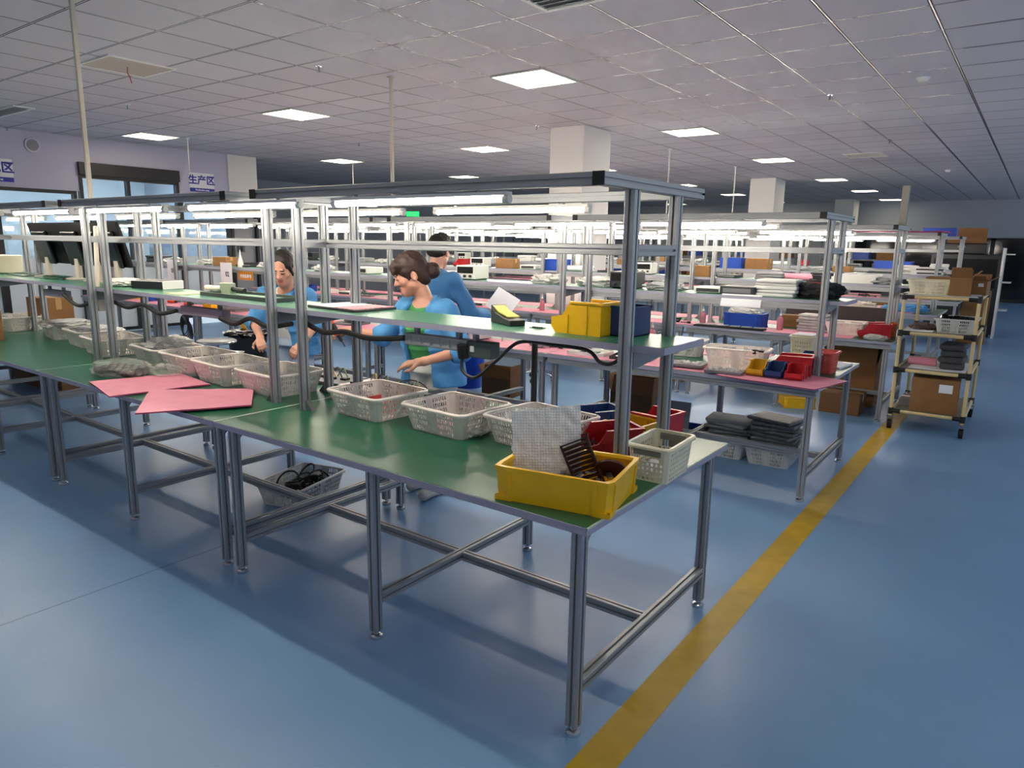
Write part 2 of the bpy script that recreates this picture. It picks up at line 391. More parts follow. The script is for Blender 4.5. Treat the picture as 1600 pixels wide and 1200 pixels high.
for x, y in ((.5, .35), (.5, -3.4), (-3.1, -3.4), (-6.7, -3.4)): panel(x, y, 'added ceiling fill panel behind the viewer, %s' % {(.5, .35): 'over the aisle beside the front row', (.5, -3.4): 'over the aisle end', (-3.1, -3.4): 'middle one', (-6.7, -3.4): 'left one'}[(x, y)])  # unseen ceiling panels, added as frontal fill for the front row
for i, (x, y) in enumerate([(-12.6, .9), (-12.6, 3.3), (-12.6, 5.7), (-14.2, .9), (-14.2, 3.3), (-14.2, 5.7)]):
    panel(x, y, 'lit panel over the glazed back room, %s, %s row from the glass' % (['near end', 'middle', 'far end'][i % 3], ['first', 'second'][i//3]), PANELB_M)
u = panel(-5.95, 1.7, 'unlit beige square ceiling panel with a red wire hanging out', M('unlit beige panel', 'b9ae9f', .7), group=None)
MB().tube([(0, 0, -.01), (.01, -.01, -.06), (.03, 0, -.1), (.035, .01, -.15)], .004, 6).build('wire', M('red wire', 'b02020', .5), u)
def vent(x, y, label, sx=.3, sy=.3):
    t = thing('ceiling_vent', label, 'vent', (x, y, H)); f = MB()
    for a, b, c, d in ((-sx, -sy, sx, -sy+.03), (-sx, sy-.03, sx, sy), (-sx, -sy+.03, -sx+.03, sy-.03), (sx-.03, -sy+.03, sx, sy-.03)): f.b2((a, b, -.012), (c, d, 0))
    f.build('vent_frame', FRAME_M, t)
    MB().b2((-sx+.03, -sy+.03, -.003), (sx-.03, sy-.03, -.001)).build('vent_backing', M('grey vent backing', '6a6a6c', .6), t)
    k = 8
    for i in range(k):
        q = MB(); yy = -sy+.03 + (i+.5)*(2*sy-.06)/k
        q.box((0, yy, -.008), (2*sx-.06, .03, .003), R=Matrix.Rotation(.5, 3, 'X')); q.build('slat', FRAME_M, t)
vent(-1.6, 2.22, 'grey slatted air vent at the top edge above the front row')
vent(-1.6, 11.6, 'white slatted air vent in the ceiling far above the aisle side')
vent(-9.75, 2.0, 'long pale slatted air vent in ceiling near the left wall', .6, .12)
def smoke(x, y, label):
    t = thing('smoke_detector', label, 'smoke detector', (x, y, H))
    MB().lathe([(.055, 0), (.055, -.012), (.045, -.02)], n=20).build('base', FRAME_M, t, True)
    MB().lathe([(.042, -.02), (.04, -.035), (.02, -.042)], n=20).build('sensor_head', FRAME_M, t, True)
smoke(-.1, 5.95, 'round white smoke detector on ceiling nearer above the aisle'); smoke(-.72, 14.8, 'small round smoke detector on the far ceiling above the aisle')
def sprinkler(x, y, label):
    t = thing('sprinkler', label, 'sprinkler', (x, y, H))
    MB().lathe([(.03, 0), (.028, -.006)], n=14).build('collar', CHROME, t, True)
    MB().cyl((0, 0, -.006), (0, 0, -.05), .008, 8).build('nozzle', STEEL, t, True)
    MB().lathe([(.016, -.05), (.016, -.053)], n=12).build('deflector', STEEL, t, True)
for x, y, l in [(-4.45, 2.66, 'small metal sprinkler on ceiling left of the nearest lit panel'), (-7.9, 2.62, 'small metal sprinkler on ceiling near the unlit beige panel'), (-.97, 6.3, 'small dark sprinkler at a tile joint nearer the smoke detector'), (-8.0, 6.26, 'small metal sprinkler high above the woman in the green shirt'), (-.98, 9.9, 'small sprinkler far along the ceiling beside the white vent'), (-4.62, 6.35, 'small sprinkler beside the top of the nearest white column'), (-11.2, 2.5, 'small sprinkler at the left picture edge by the wall')]: sprinkler(x, y, l)
# wall things
def sign(y0, y1, z0, z1, big, label):
    t = thing('wall_sign', label, 'sign', (LX+.001, (y0+y1)/2, (z0+z1)/2), math.pi/2)
    wd, hh = y1-y0, z1-z0
    MB().b2((-wd/2, -.008, -hh/2), (wd/2, 0, hh/2)).build('board', PAPER, t)
    MB().b2((-wd/2, -.0095, -hh/2), (wd/2, -.008, -hh/2+hh*.2)).build('blue_band', M('sign blue', '2a2f9a', .5), t)
    text_mesh('lettering', big, wd*.36, (0, -.009, hh*.1), (math.pi/2, 0, 0), M('sign blue', '2a2f9a', .5), t, ext=.001)
    text_mesh('small_lettering', 'Production area' if '产' in big else 'Testing area', wd*.085, (0, -.0102, -hh*.4), (math.pi/2, 0, 0), PAPER, t, ext=.0008)
sign(5.3, 5.77, 2.39, 2.72, '生产区', 'white and blue sign reading 生产区 on the left wall')
sign(2.1, 2.575, 2.34, 2.665, '测试区', 'white and blue sign cut by the left picture edge')
t = thing('wall_speaker', 'round grey speaker grille on the left wall below the ceiling', 'speaker', (LX, 2.87, 2.9), math.pi/2)
MB().cyl((0, -.015, 0), (0, 0, 0), .105, 28).build('speaker_rim', M('pale speaker rim', 'c6c5d2', .5), t, True)
MB().cyl((0, -.019, 0), (0, -.015, 0), .082, 28).build('speaker_grille', M('grey grille', '8f8f96', .6, bump=.5, bscale=200), t, True)
t = thing('exit_sign', 'small green lit exit sign hanging far behind the overhead frames', 'sign', (-12.3, 11.85, 2.27), .7)
MB().b2((-.18, -.02, -.08), (.18, .02, .08)).build('sign_housing', DARKP, t); MB().b2((-.165, -.024, -.065), (.165, -.02, .065)).build('sign_face', EXIT_M, t)
g = MB().b2((-.05, -.027, -.045), (-.035, -.024, .045)).b2((.035, -.027, -.045), (.05, -.024, .045)).b2((-.05, -.027, .03), (.05, -.024, .045)).box((0, -.026, -.01), (.016, .003, .06)).box((.012, -.026, -.03), (.012, .003, .03), R=Matrix.Rotation(.5, 3, 'Y'))
g.build('running_figure', PAPER, t); MB().cyl((0, 0, .08), (0, 0, .83), .006, 6).build('hanger', STEEL, t)
t = thing('wall_phone', 'small grey wall phone on the grey door beside white column', 'phone', (LX-.04, 6.27, 1.42), math.pi/2)
MB().b2((-.07, -.04, -.1), (.07, 0, .1)).build('phone_body', DEVG, t, bevel=.008); MB().b2((-.035, -.06, -.085), (.02, -.04, .085)).build('handset', DARKP, t, bevel=.008); MB().b2((.025, -.045, .03), (.06, -.04, .07)).build('keypad', BLACKP, t)
# drop poles from the ceiling to the overhead frames
def pole(x, y, z0, label, r=.014, m=BEIGE):
    t = thing('drop_pole', label, 'pole', (x, y, 0))
    MB().box((0, 0, (z0+H)/2), (2*r, 2*r, H-z0)).build('conduit', m, t, bevel=.004); MB().lathe([(.035, H-.012), (.035, H)], n=16).build('ceiling_plate', m, t, True)
    return t
# ================================================================ workbenches
ALUB = ALU
L, D, WT = 1.985, 1.178, .75
YP1, YP2, YM = .42, .762, .589
def make_bench(first):
    t = thing('workbench', '', 'workbench')
    green = GREEN
    MB().b2((-L+.002, 0, WT-.026), (-.002, D, WT-.0012)).build('worktop', EDGE, t)
    MB().b2((-L+.006, .004, WT-.0012), (-.006, D-.004, WT)).build('laminate', green, t)
    for x in (-.003, -L+.003): MB().b2((x-.0025, 0, WT-.006), (x+.0025, D, WT+.0002)).build('end_trim', TRIM, t)
    ins = .061
    for x in (-ins, -L/2, -L+ins):
        for y in (ins, D-ins):
            lg = MB().prof((x, y, .034), (x, y, WT-.026)).build('leg', ALU, t)
            MB().lathe([(.025, 0), (.026, .004), (.025, .013), (.018, .019), (.011, .021), (.011, .034)], (x, y, 0), 16).build('foot', CHROME, lg, True)
            s = -1 if y > .5 else 1
            MB().prism([(0, 0), (.06, 0), (0, .06)], -.015, .015, fn=lambda a, b, c: (x+c, y+s*(.02+a), WT-.026-b)).build('gusset', STEEL, lg)
        MB().prof((x, ins+.02, .172), (x, D-ins-.02, .172)).build('stretcher', ALU, t)
    MB().prof((-ins-.02, YM, .17), (-L/2+.02, YM, .17)).prof((-L/2-.02, YM, .17), (-L+ins+.02, YM, .17)).build('long_stretcher', ALU, t)
    if not first:
        MB().prof((-.02, .03, WT-.05), (-L+.02, .03, WT-.05)).build('front_rail', ALU, t)
    e = .12; TZ = 1.748
    for x in (-e, -L+e):
        for y in (YP1, YP2):
            p = MB().prof((x, y, WT), (x, y, TZ)).build('post', ALU, t)
            MB().prism([(0, 0), (.05, 0), (0, .05)], -.014, .014, fn=lambda a, b, c: (x+(.02+a)*(1 if x < -1 else -1), y+c, WT+b)).build('post_bracket', STEEL, p)
        MB().prof((x, YP1+.02, 1.556), (x, YP2-.02, 1.556)).build('end_rail', ALU, t)
        sb = MB().prism([(0, 0), (YP2-YP1-.04, 0), (YP2-YP1-.04, -.03), (0, -.06)], -.004, .004, fn=lambda a, b, c: (x+.018*(1 if x > -1 else -1)+c, YP1+.02+a, 1.215+b))
        sb.build('shelf_bracket', STEEL, t)
    MB().prof((-e-.02, YM, 1.556), (-L+e+.02, YM, 1.556)).build('tool_rail', ALU, t)
    # shelf
    MB().b2((-L+.002, YP1+.022, 1.216), (.012, YP2+.02, 1.2388)).build('shelf', EDGE, t)
    MB().b2((-L+.006, YP1+.026, 1.2388), (.008, YP2+.016, 1.24)).build('shelf_laminate', SHELFM, t)
    MB().prof((-.15, YP2-.045, 1.196), (-L+.15, YP2-.045, 1.196)).build('shelf_rail', ALU, t)
    if not first:
        MB().prof((-.145, YP1+.04, 1.194), (-L+.145, YP1+.04, 1.194)).build('shelf_front_rail', ALU, t)
    # overhead canopy
    g = .097; F1, F2 = .19, .97; z = TZ+.02
    for x in (-g-.02, -L+g+.02):
        b = MB().prof((x, F1, z), (x, F2, z)).build('canopy_side', ALU, t)
        for yy, s in ((F1, -1), (F2, 1)):
            MB().b2((x-.0205, min(yy, yy+s*.004), z-.0205), (x+.0205, max(yy, yy+s*.004), z+.0205)).build('end_cap', BLACKP, b)
    for yy in (F1+.02, F2-.02):
        MB().prof((-g-.04, yy, z), (-L+g+.04, yy, z)).build('canopy_beam', ALU, t)
    for x in (-e, -L+e):
        MB().prof((x, F1+.04, TZ+.02), (x, F2-.04, TZ+.02)).build('canopy_bearer', ALU, t) if False else None
    return t
ROWY = [0, 2.72, 5.3646, 8.7422, 11.7269]; ROWN_B = [4, 5, 5, 5, 5]; ROWX = [0, 0, 0, 0, 0]
proto1 = make_bench(True); proto2 = make_bench(False)
where = ['at the aisle end', 'second from the aisle', 'third from the aisle', 'fourth from the aisle', 'fifth from the aisle']
TOPS = []
for r in range(5):
    for k in range(ROWN_B[r]):
        lab = 'aluminium workbench with %s worktop and overhead frame in %s row, %s' % ('green' if r == 0 else 'pink matted', ROWN[r], where[k])
        loc = (ROWX[r]-L*k, ROWY[r], 0)
        if r == 0 and k == 0: o = proto1; o.location = loc; o['label'] = lab
        elif r == 1 and k == 0: o = proto2; o.location = loc; o['label'] = lab
        else: o = dup(proto1 if r == 0 else proto2, loc, 0, lab)
        o['group'] = 'workbenches in the %s row' % ROWN[r]
# tube lamps
def make_lamp():
    t = thing('tube_lamp', '', 'tube lamp')
    MB().cyl((-.42, 0, 0), (.42, 0, 0), .0098, 10).build('tube', TUBE_M, t, True)
    MB().b2((-.44, -.018, .0115), (.44, .018, .024)).build('housing', WHITEP, t)
    for s in (-1, 1): MB().cyl((s*.42, 0, 0), (s*.445, 0, 0), .0145, 10).build('end_cap', WHITEP, t, True)
    for s in (-1, 1): MB().b2((s*.3-.012, -.008, .024), (s*.3+.012, .008, .03)).build('mounting_clip', STEEL, t)
    return t
lamp = None
for r in range(5):
    n = [7, 9, 9, 9, 9][r]
    for side, yy, off in (('front', .215, -.91), ('back', .945, -1.03)):
        for k in range(n):
            x = off-1.1*k
            if x < -L*ROWN_B[r]+.5: continue
            lab = 'glowing tube lamp under %s side of the %s row frame, %s from aisle' % (side, ROWN[r], ORD[k])
            loc = (x, ROWY[r]+yy, 1.717)
            if lamp is None: lamp = make_lamp(); lamp.location = loc; lamp['label'] = lab
            else: o = dup(lamp, loc, 0, lab)
            (lamp if k == 0 and r == 0 and side == 'front' else o)['group'] = 'glowing tube lamps of the %s row' % ROWN[r]
# pink mats over the worktops of rows two to five
for r in range(1, 5):
    for k in range(ROWN_B[r]):
        m = MB(); x0 = -L*k-L+.01; x1 = -L*k-(.6 if (r == 1 and k == 0) else .3 if k == 0 else .01)
        if r == 2 and k == 0: x1 = -.36
        m.b2((x0, ROWY[r]+.02, WT), (x1, ROWY[r]+YP1-.024, WT+.003)); o = m.build('rubber_mat', PINK)
        tag(o, 'flat pink rubber mat along the front of %s row worktop, %s' % (ROWN[r], where[k]), 'mat', 'pink mats on the %s row' % ROWN[r])
        m = MB(); m.b2((x0, ROWY[r]+YP2+.024, WT), (x1, ROWY[r]+D-.02, WT+.003)); o = m.build('rubber_mat', PINK)
        tag(o, 'flat pink rubber mat along the back of %s row worktop, %s' % (ROWN[r], where[k]), 'mat', 'pink mats on the %s row' % ROWN[r])
# poles
pole(-4.36, .589, 1.79, 'long beige drop pole from the ceiling to the front row frame')
pole(-4.21, 3.31, 1.79, 'slim beige drop pole from the ceiling to the second row frame')
pole(-1.91, 18.4, 0, 'slender beige pole standing far behind beside the aisle', .08)
pole(-4.07, 9.33, 1.79, 'thin pale drop pole from the ceiling to the fourth row frame', .01, WHITEP)
pole(-4.04, 12.32, 1.79, 'thin pale drop pole from the ceiling to the fifth row frame', .01, WHITEP)
pole(-10.5, 8.3, 2.3, 'thin pale rod below the far left second lit panel', .006, WHITEP)
pole(-9.95, 4.5, 2.6, 'thin pale rod hanging below the leftmost lit panel', .005, WHITEP)
# ================================================================ small things: builders
def rrect(wd, dp, r, n):                       # closed rounded rectangle, n points, even spacing
    segs = []; hx, hy = wd/2-r, dp/2-r; per = 2*(2*hx+2*hy)+2*math.pi*r; out = []
    for i in range(n):
        s = per*i/n
        for (cx, cy, a0, dx, dy, ln) in ((hx, -hy, -math.pi/2, 0, 1, 2*hy), (hx, hy, 0, -1, 0, 2*hx), (-hx, hy, math.pi/2, 0, -1, 2*hy), (-hx, -hy, math.pi, 1, 0, 2*hx)):
            q = math.pi*r/2
            if s < q: a = a0+s/r; out.append((cx+r*math.cos(a), cy+r*math.sin(a))); break
            s -= q
            if s < ln: out.append((cx+r*math.cos(a0+math.pi/2)+dx*s, cy+r*math.sin(a0+math.pi/2)+dy*s)); break
            s -= ln
    return out
BKM = {}
def basket(key, wd, dp, h, mat, label, loc, rz=0, style='slots', taper=.82, group=None, rimw=.012, name='plastic_basket', hl=False):
    t = thing(name, label, 'basket', loc, rz, group)
    if key in BKM:
        for nm, me, sol in BKM[key]:
            o = bpy.data.objects.new(nm, me); COL.objects.link(o); o.parent = t
            if sol: q = o.modifiers.new('solid', 'SOLIDIFY'); q.thickness = .0025
        return t
    n = 200 if style == 'slots' else 42
    R0 = .03 if style == 'slots' else .012; top = rrect(wd, dp, R0, n); bot = rrect(wd*taper, dp*taper, R0*.9, n)
    bands = 13 if style == 'slots' else 7; mg = .045 if style == 'slots' else .02
    b = MB()
    def pt(i, v): a, c = bot[i % n], top[i % n]; f = v; return V((a[0]+(c[0]-a[0])*f, a[1]+(c[1]-a[1])*f, h*v))
    per = 2*(wd+dp)
    for i in range(n):
        x, y = top[i]; x2, y2 = top[(i+1) % n]; mx, my = (x+x2)/2, (y+y2)/2
        onx = abs(mx) < wd/2-mg and abs(abs(my)-dp/2) < .012; ony = abs(my) < dp/2-mg and abs(abs(mx)-wd/2) < .012
        q = mx if onx else my
        mid = abs(q) < (.03 if onx else .02)
        for j in range(bands):
            v0, v1 = j/bands, (j+1)/bands
            P = [pt(i, v0), pt(i+1, v0), pt(i+1, v1), pt(i, v1)]
            if style == 'slots':
                hole = (onx or ony) and not mid and j in (1, 2, 4, 5, 7, 8, 10, 11) and i % 2 == 0
                if hole: continue
                b.add(P, [(0, 1, 2, 3)])
            else:
                hole = (onx or ony) and 0 <= j <= 5 and not (hl and ony and j >= 4 and abs(my) < .055)
                grip = ony and j in (4, 5) and abs(my) < .05 and hl
                if grip: continue
                if not hole: b.add(P, [(0, 1, 2, 3)]); continue
                c = sum(P, V())/4; ex = (P[1]-P[0]); ez = (P[3]-P[0])
                inn = [c + ex*.31*math.cos(a) + ez*.36*math.sin(a) for a in [math.radians(-112.5+45*k) for k in range(8)]]
                m = lambda a, c2: (P[a]+P[c2])/2
                out = [P[0]*.7+P[1]*.3, P[0]*.3+P[1]*.7, P[1]*.7+P[2]*.3, P[1]*.3+P[2]*.7, P[2]*.7+P[3]*.3, P[2]*.3+P[3]*.7, P[3]*.7+P[0]*.3, P[3]*.3+P[0]*.7]
                b.add(out+inn+P, [(k, (k+1) % 8, 8+(k+1) % 8, 8+k) for k in range(8)] + [(1, 17, 2), (3, 18, 4), (5, 19, 6), (7, 16, 0)])
    k0 = len(b.v); b.add([V((x, y, .003)) for x, y in bot], [tuple(range(n))])
    bm = b.build('basket_wall', mat, t); me = bm.data
    bb = bmesh.new(); bb.from_mesh(me); bmesh.ops.remove_doubles(bb, verts=bb.verts, dist=.0004); bb.to_mesh(me); bb.free()
    q = bm.modifiers.new('solid', 'SOLIDIFY'); q.thickness = .0025
    r = MB(); rings = []
    for (o1, z) in ((0, h-.006), (rimw, h-.008), (rimw+.001, h), (rimw*.6, h+.005), (-.003, h+.004)):
        rr = rrect(wd+2*o1, dp+2*o1, R0+o1, n); rings.append([V((x, y, z)) for x, y in rr])
    vs = [p for ring in rings for p in ring]
    r.loft(rings, 0, cap=False, closed=True)
    rm = r.build('basket_rim', mat, t, True)
    lst = [('basket_wall', me, 1), ('basket_rim', rm.data, 0)]
    if style != 'slots' and hl:
        for s in (-1, 1):
            g = MB().b2((s*wd/2-.009, -.05, h-.03), (s*wd/2+.009, .05, h-.006)).build('handle_grip', M('grey grip', '77756a', .5), t); lst.append(('handle_grip', g.data, 0))
    BKM[key] = lst
    return t
def crate(name, wd, dp, h, mat, label, loc, rz=0, group=None, ribs=True):
    t = thing(name, label, 'crate', loc, rz, group); k = .95
    b = MB(); n = 40; T = .003
    o0, o1 = rrect(wd*k, dp*k, .012, n), rrect(wd*.985, dp*.985, .012, n); i0, i1 = rrect(wd*k-.008, dp*k-.008, .01, n), rrect(wd*.985-.008, dp*.985-.008, .01, n)
    ri = lambda P, z: [V((x, y, z)) for x, y in P]
    b.loft([ri(o0, 0), ri(o1, h-.012), ri(i1, h-.012), ri(i0, .006)], 0, cap=False)
    b.add(ri(o0, 0), [tuple(range(n))]); b.add(ri(i0, .006), [tuple(range(n))])
    WALL_ = b
    r = MB(); q = lambda e, z: [V((x, y, z)) for x, y in rrect(wd+e, dp+e, .014, n)]
    r.loft([q(-.03, h-.01), q(0, h-.014), q(.004, h), q(-.024, h)], 0, cap=False, closed=True); r.build('crate_rim', mat, t)
    if ribs:
        q = WALL_
        for s in (-1, 1):
            for u in (-.36, .36):
                q.prism([(-.007, 0), (.007, 0), (.007, .012), (-.007, .012)], .0, h-.012, fn=lambda a, c, z: (u*wd+a, s*(dp*(k+.035*z/h)/2-.006+c), z))
                q.prism([(-.007, 0), (.007, 0), (.007, .012), (-.007, .012)], .0, h-.012, fn=lambda a, c, z: (s*(wd*(k+.035*z/h)/2-.006+c), u*dp+a, z))
        for s in (-1, 1):                      # flared stacking feet at the corners
            for v in (-1, 1):
                q.box((s*(wd*k/2-.02), v*(dp*k/2+.001), .008), (.05, .012, .016)); q.box((s*(wd*k/2+.001), v*(dp*k/2-.02), .008), (.012, .05, .016))
    WALL_.build('crate_wall', mat, t)
    return t
def pick_bin(wd, dp, h, mat, label, loc, rz=0, group=None, name='picking_bin'):
    # open-front bin: opening looks along +x, length along x
    t = thing(name, label, 'bin', loc, rz, group); e = .0025
    side = [(-dp/2, 0), (dp/2-.02, 0), (dp/2, h*.2), (dp/2, h*.5), (dp/2-.05, h*.58), (dp/2-.085, h), (-dp/2, h)]
    b = MB()
    for s in (-1, 1): b.prism(side, s*wd/2-e, s*wd/2+e, fn=lambda a, c, z: (a, z, c))
    b.b2((-dp/2, -wd/2, 0), (dp/2-.02, wd/2, .004)).b2((-dp/2, -wd/2, 0), (-dp/2+.004, wd/2, h)); b.prism([(dp/2-.02, 0), (dp/2, h*.2), (dp/2, h*.5), (dp/2-.005, h*.5), (dp/2-.005, h*.22), (dp/2-.024, .004)], -wd/2, wd/2, fn=lambda a, c, z: (a, z, c))
    r = b; r.b2((-dp/2-.008, -wd/2-.008, h-.006), (-dp/2+.004, wd/2+.008, h+.003))
    for s in (-1, 1):
        r.b2((-dp/2, s*wd/2-.009, h-.004), (dp/2-.085, s*wd/2+.009, h+.003)); r.b2((-dp*.2-.008, s*wd/2-.007, .006), (-dp*.2+.008, s*wd/2+.007, h-.01)); r.b2((dp*.18-.008, s*wd/2-.007, .006), (dp*.18+.008, s*wd/2+.007, h*.6))
    r.build('bin_shell', mat, t)
    return t
def carton(wd, dp, h, label, loc, rz=0, flaps=0, mat=CARD, name='cardboard_box', group=None, mark=None):
    t = thing(name, label, 'box', loc, rz, group)
    if flaps:
        b = MB(); e = .004
        for s in (-1, 1): b.b2((s*wd/2-e, -dp/2, 0), (s*wd/2+e, dp/2, h)); b.b2((-wd/2, s*dp/2-e, 0), (wd/2, s*dp/2+e, h))
        b.b2((-wd/2, -dp/2, 0), (wd/2, dp/2, .005)); b.build('box_wall', mat, t)
        for i in range(4):
            s = 1 if i % 2 else -1; A = flaps*(.8+.25*i)
            f = MB()
            if i < 2: f.box((s*(wd/2+math.cos(A)*dp*.22), 0, h+math.sin(A)*dp*.22), (dp*.44, dp*.98, .004), R=Matrix.Rotation(-s*A, 3, 'Y'))
            else: f.box((0, s*(dp/2+math.cos(A)*dp*.22), h+math.sin(A)*dp*.22), (wd*.98, dp*.44, .004), R=Matrix.Rotation(s*A, 3, 'X'))
            f.build('box_flap', mat, t)
    else:
        MB().b2((-wd/2, -dp/2, 0), (wd/2, dp/2, h)).build('box_body', mat, t, bevel=.004)
        q = MB().b2((-wd/2-.001, -.025, h*.6), (wd/2+.001, .025, h+.001)); q.build('packing_tape', TAPE, t)
        MB().b2((-wd/2-.002, -.004, h-.001), (wd/2+.002, .004, h+.0015)).build('flap_seam', CARDD, t)
    if mark:
        MB().b2((wd*.08, -dp/2-.0052, h*.62), (wd*.36, -dp/2-.001, h*.86)).build('shipping_label', PAPER, t)
    return t
def sheet(poly, z, th, mat, label, wave=.004, name='rubber_sheet', cat='mat', cuts=14, seed=1, edge=None, droop=None):
    # slab following a quadrilateral (4 corners), slightly wavy
    a, b, c, d = [V((p[0], p[1], 0)) for p in poly]; n = cuts; m = MB(); P = []
    for s in (0, 1):
        for j in range(n+1):
            for i in range(n+1):
                u, v = i/n, j/n; p = (a*(1-u)+b*u)*(1-v)+(d*(1-u)+c*u)*v
                q = wave*(noise.noise(V((p.x*5+seed, p.y*5, 0)))+.6)
                if droop: q += droop(p)
                P.append(V((p.x, p.y, z+max(0, q) * (1 if not droop else 1) + (min(0, q) if droop else 0) + s*th)))
    N = (n+1)**2; F = []
    for j in range(n):
        for i in range(n):
            k = j*(n+1)+i; F += [(k, k+n+1, k+n+2, k+1), (N+k, N+k+1, N+k+n+2, N+k+n+1)]
    e = []
    for i in range(n): e += [(i, i+1), ((n+1)*n+i+1, (n+1)*n+i), ((i+1)*(n+1), i*(n+1)), (i*(n+1)+n, (i+1)*(n+1)+n)]
    m.add(P, F); m.f += [(x, y, N+y, N+x) for x, y in e]; m.m += [1 if edge else 0]*len(e)
    return tag(m.build(name, [mat, edge] if edge else mat, smooth=True), label, cat)
def blob(sx, sy, sz, mat, seed=0, sub=4, rough=.25, f=3.0, flat=True):
    bm = bmesh.new(); bmesh.ops.create_icosphere(bm, subdivisions=sub, radius=1)
    for v in bm.verts:
        n = v.co.normalized(); k = 1 + rough*noise.noise(n*f+V((seed, 0, 0))) + rough*.5*noise.noise(n*f*2.7+V((0, seed, 3))) + rough*.25*noise.noise(n*f*6+V((3, seed, 1)))
        c = n*k; sq = lambda t, p: math.copysign(abs(t)**p, t)
        v.co = V((sq(c.x, .8)*sx/2, sq(c.y, .8)*sy/2, max(c.z, -.75 if flat else -9)*sz/2+sz*.375))
    m = MB(); m.add([v.co.copy() for v in bm.verts], [[v.index for v in f.verts] for f in bm.faces]); bm.free()
    return m
def cable(pts, r, mat, name, parent=None, n=7, sub=8):
    P = [V(p) for p in pts]; out = []
    for i in range(len(P)-1):
        p0, p1, p2, p3 = P[max(i-1, 0)], P[i], P[i+1], P[min(i+2, len(P)-1)]
        for k in range(sub):
            t = k/sub; out.append(.5*((2*p1)+(p2-p0)*t+(2*p0-5*p1+4*p2-p3)*t*t+(3*p1-p0-3*p2+p3)*t**3))
    out.append(P[-1]); return MB().tube(out, r, n).build(name, mat, parent, True)
def coil(mb, c, R, r, turns, seed, tilt=.25, n=6):
    rr = random.Random(seed)
    for k in range(turns):
        q = R*(.75+.35*rr.random()); ax = Matrix.Rotation(tilt*(rr.random()-.5)*2, 3, 'X') @ Matrix.Rotation(tilt*(rr.random()-.5)*2, 3, 'Y'); ph = rr.random()*6
        o = V((rr.uniform(-.2, .2)*R, rr.uniform(-.2, .2)*R, k*r*1.3))
        mb.tube([V(c)+o+ax @ V((q*math.cos(t+ph), q*.8*math.sin(t+ph), 0)) for t in [2*math.pi*i/20 for i in range(20)]], r, n, closed=True)
    return mb

# ---- generic bench clutter, each kind its own little model --------------------------------
def k_device(t, rr, c):
    wd, dp, h = rr.uniform(.18, .3), rr.uniform(.14, .22), rr.uniform(.03, .07); m = {'white': DEVW, 'grey': DEVG, 'black': DEVD}[c]
    MB().b2((-wd/2, -dp/2, .004), (wd/2, dp/2, h)).build('casing', m, t, bevel=.006)
    MB().b2((-wd*.4, -dp/2-.003, h*.25), (wd*.4, -dp/2, h*.75)).build('front_panel', DARKP if c != 'black' else DEVG, t)
    for s in (-1, 1): MB().b2((s*wd*.36-.01, -dp*.4, 0), (s*wd*.36+.01, dp*.4, .004)).build('rubber_foot', RUBBER, t)
def k_bag(t, rr, c):
    b = blob(rr.uniform(.22, .4), rr.uniform(.16, .24), rr.uniform(.06, .11), None, rr.uniform(0, 50), 4, .45, 2.6).build('bag_body', BAGM if c == 'white' else M('clear grey bag', 'a9abab', .2, bump=.6, bscale=20, alpha=.8), t, True)
    blob(.05, .04, .04, None, rr.uniform(0, 9), 3, .5).build('bag_knot', b.data.materials[0], t, True, loc=(.12, 0, .03))
def k_tray(t, rr, c):
    m = {'grey': DEVG, 'black': DARKP, 'white': DEVW}[c]; wd, dp = .3, .2
    MB().b2((-wd/2, -dp/2, 0), (wd/2, dp/2, .006)).b2((-wd/2, -dp/2, .006), (-wd/2+.006, dp/2, .024)).b2((wd/2-.006, -dp/2, .006), (wd/2, dp/2, .024)).b2((-wd/2, -dp/2, .006), (wd/2, -dp/2+.006, .024)).b2((-wd/2, dp/2-.006, .006), (wd/2, dp/2, .024)).build('tray_body', m, t)
    for k in range(5): MB().b2((-.12+.05*k, -.06, .006), (-.085+.05*k, .05, .018)).build('tray_part', PCB if k % 2 else DEVW, t)
def k_stack(t, rr, c):
    m = {'grey': FOAM, 'black': FOAMD, 'white': M('white foam sheet', 'dddcd8', .7, bump=.3, bscale=50)}[c]; z = 0
    for k in range(rr.randint(3, 5)):
        h = rr.uniform(.018, .028); MB().box((rr.uniform(-.01, .01), rr.uniform(-.01, .01), z+h/2), (.28+rr.uniform(-.02, .02), .2, h*.94), rz=rr.uniform(-.1, .1)).build('layer', m, t, bevel=.008); z += h
def k_bin(t, rr, c):
    m = {'red': RED, 'blue': BLU, 'yellow': YEL, 'navy': NAVY}[c]; q = pick_bin(.13, .2, .1, m, '', (0, 0, 0))
    for o in list(q.children): o.parent = t
    bpy.data.objects.remove(q, do_unlink=True); t.rotation_euler.z = -math.pi/2
    MB().b2((-.08, -.05, .005), (.06, .05, .045)).build('bin_contents', M('small metal parts', '9a9a96', .4, .6, var=.4, scale=80, bump=1, bscale=120), t)
def k_coil(t, rr, c):
    coil(MB(), (0, 0, .006), .09, .005, 6, rr.randint(0, 99)).build('cable_loop', BLACKP if c == 'black' else DEVG, t, True)
    cable([(.08, 0, .006), (.14, .03, .006), (.17, .0, .006)], .005, BLACKP, 'cable_end', t); MB().b2((.165, -.012, 0), (.2, .012, .02)).build('plug', BLACKP, t, bevel=.003)
def k_bottle(t, rr, c):
    MB().lathe([(.0, 0), (.028, .002), (.03, .01), (.03, .11), (.022, .128), (.011, .138), (.011, .15)], n=18).build('bottle_body', {'pink': M('pink liquid', 'b06878', .2), 'white': DEVW}[c], t, True)
    MB().lathe([(.013, .148), (.013, .165), (.005, .17), (.003, .2), (0, .2)], n=14).build('nozzle', DEVW, t, True)
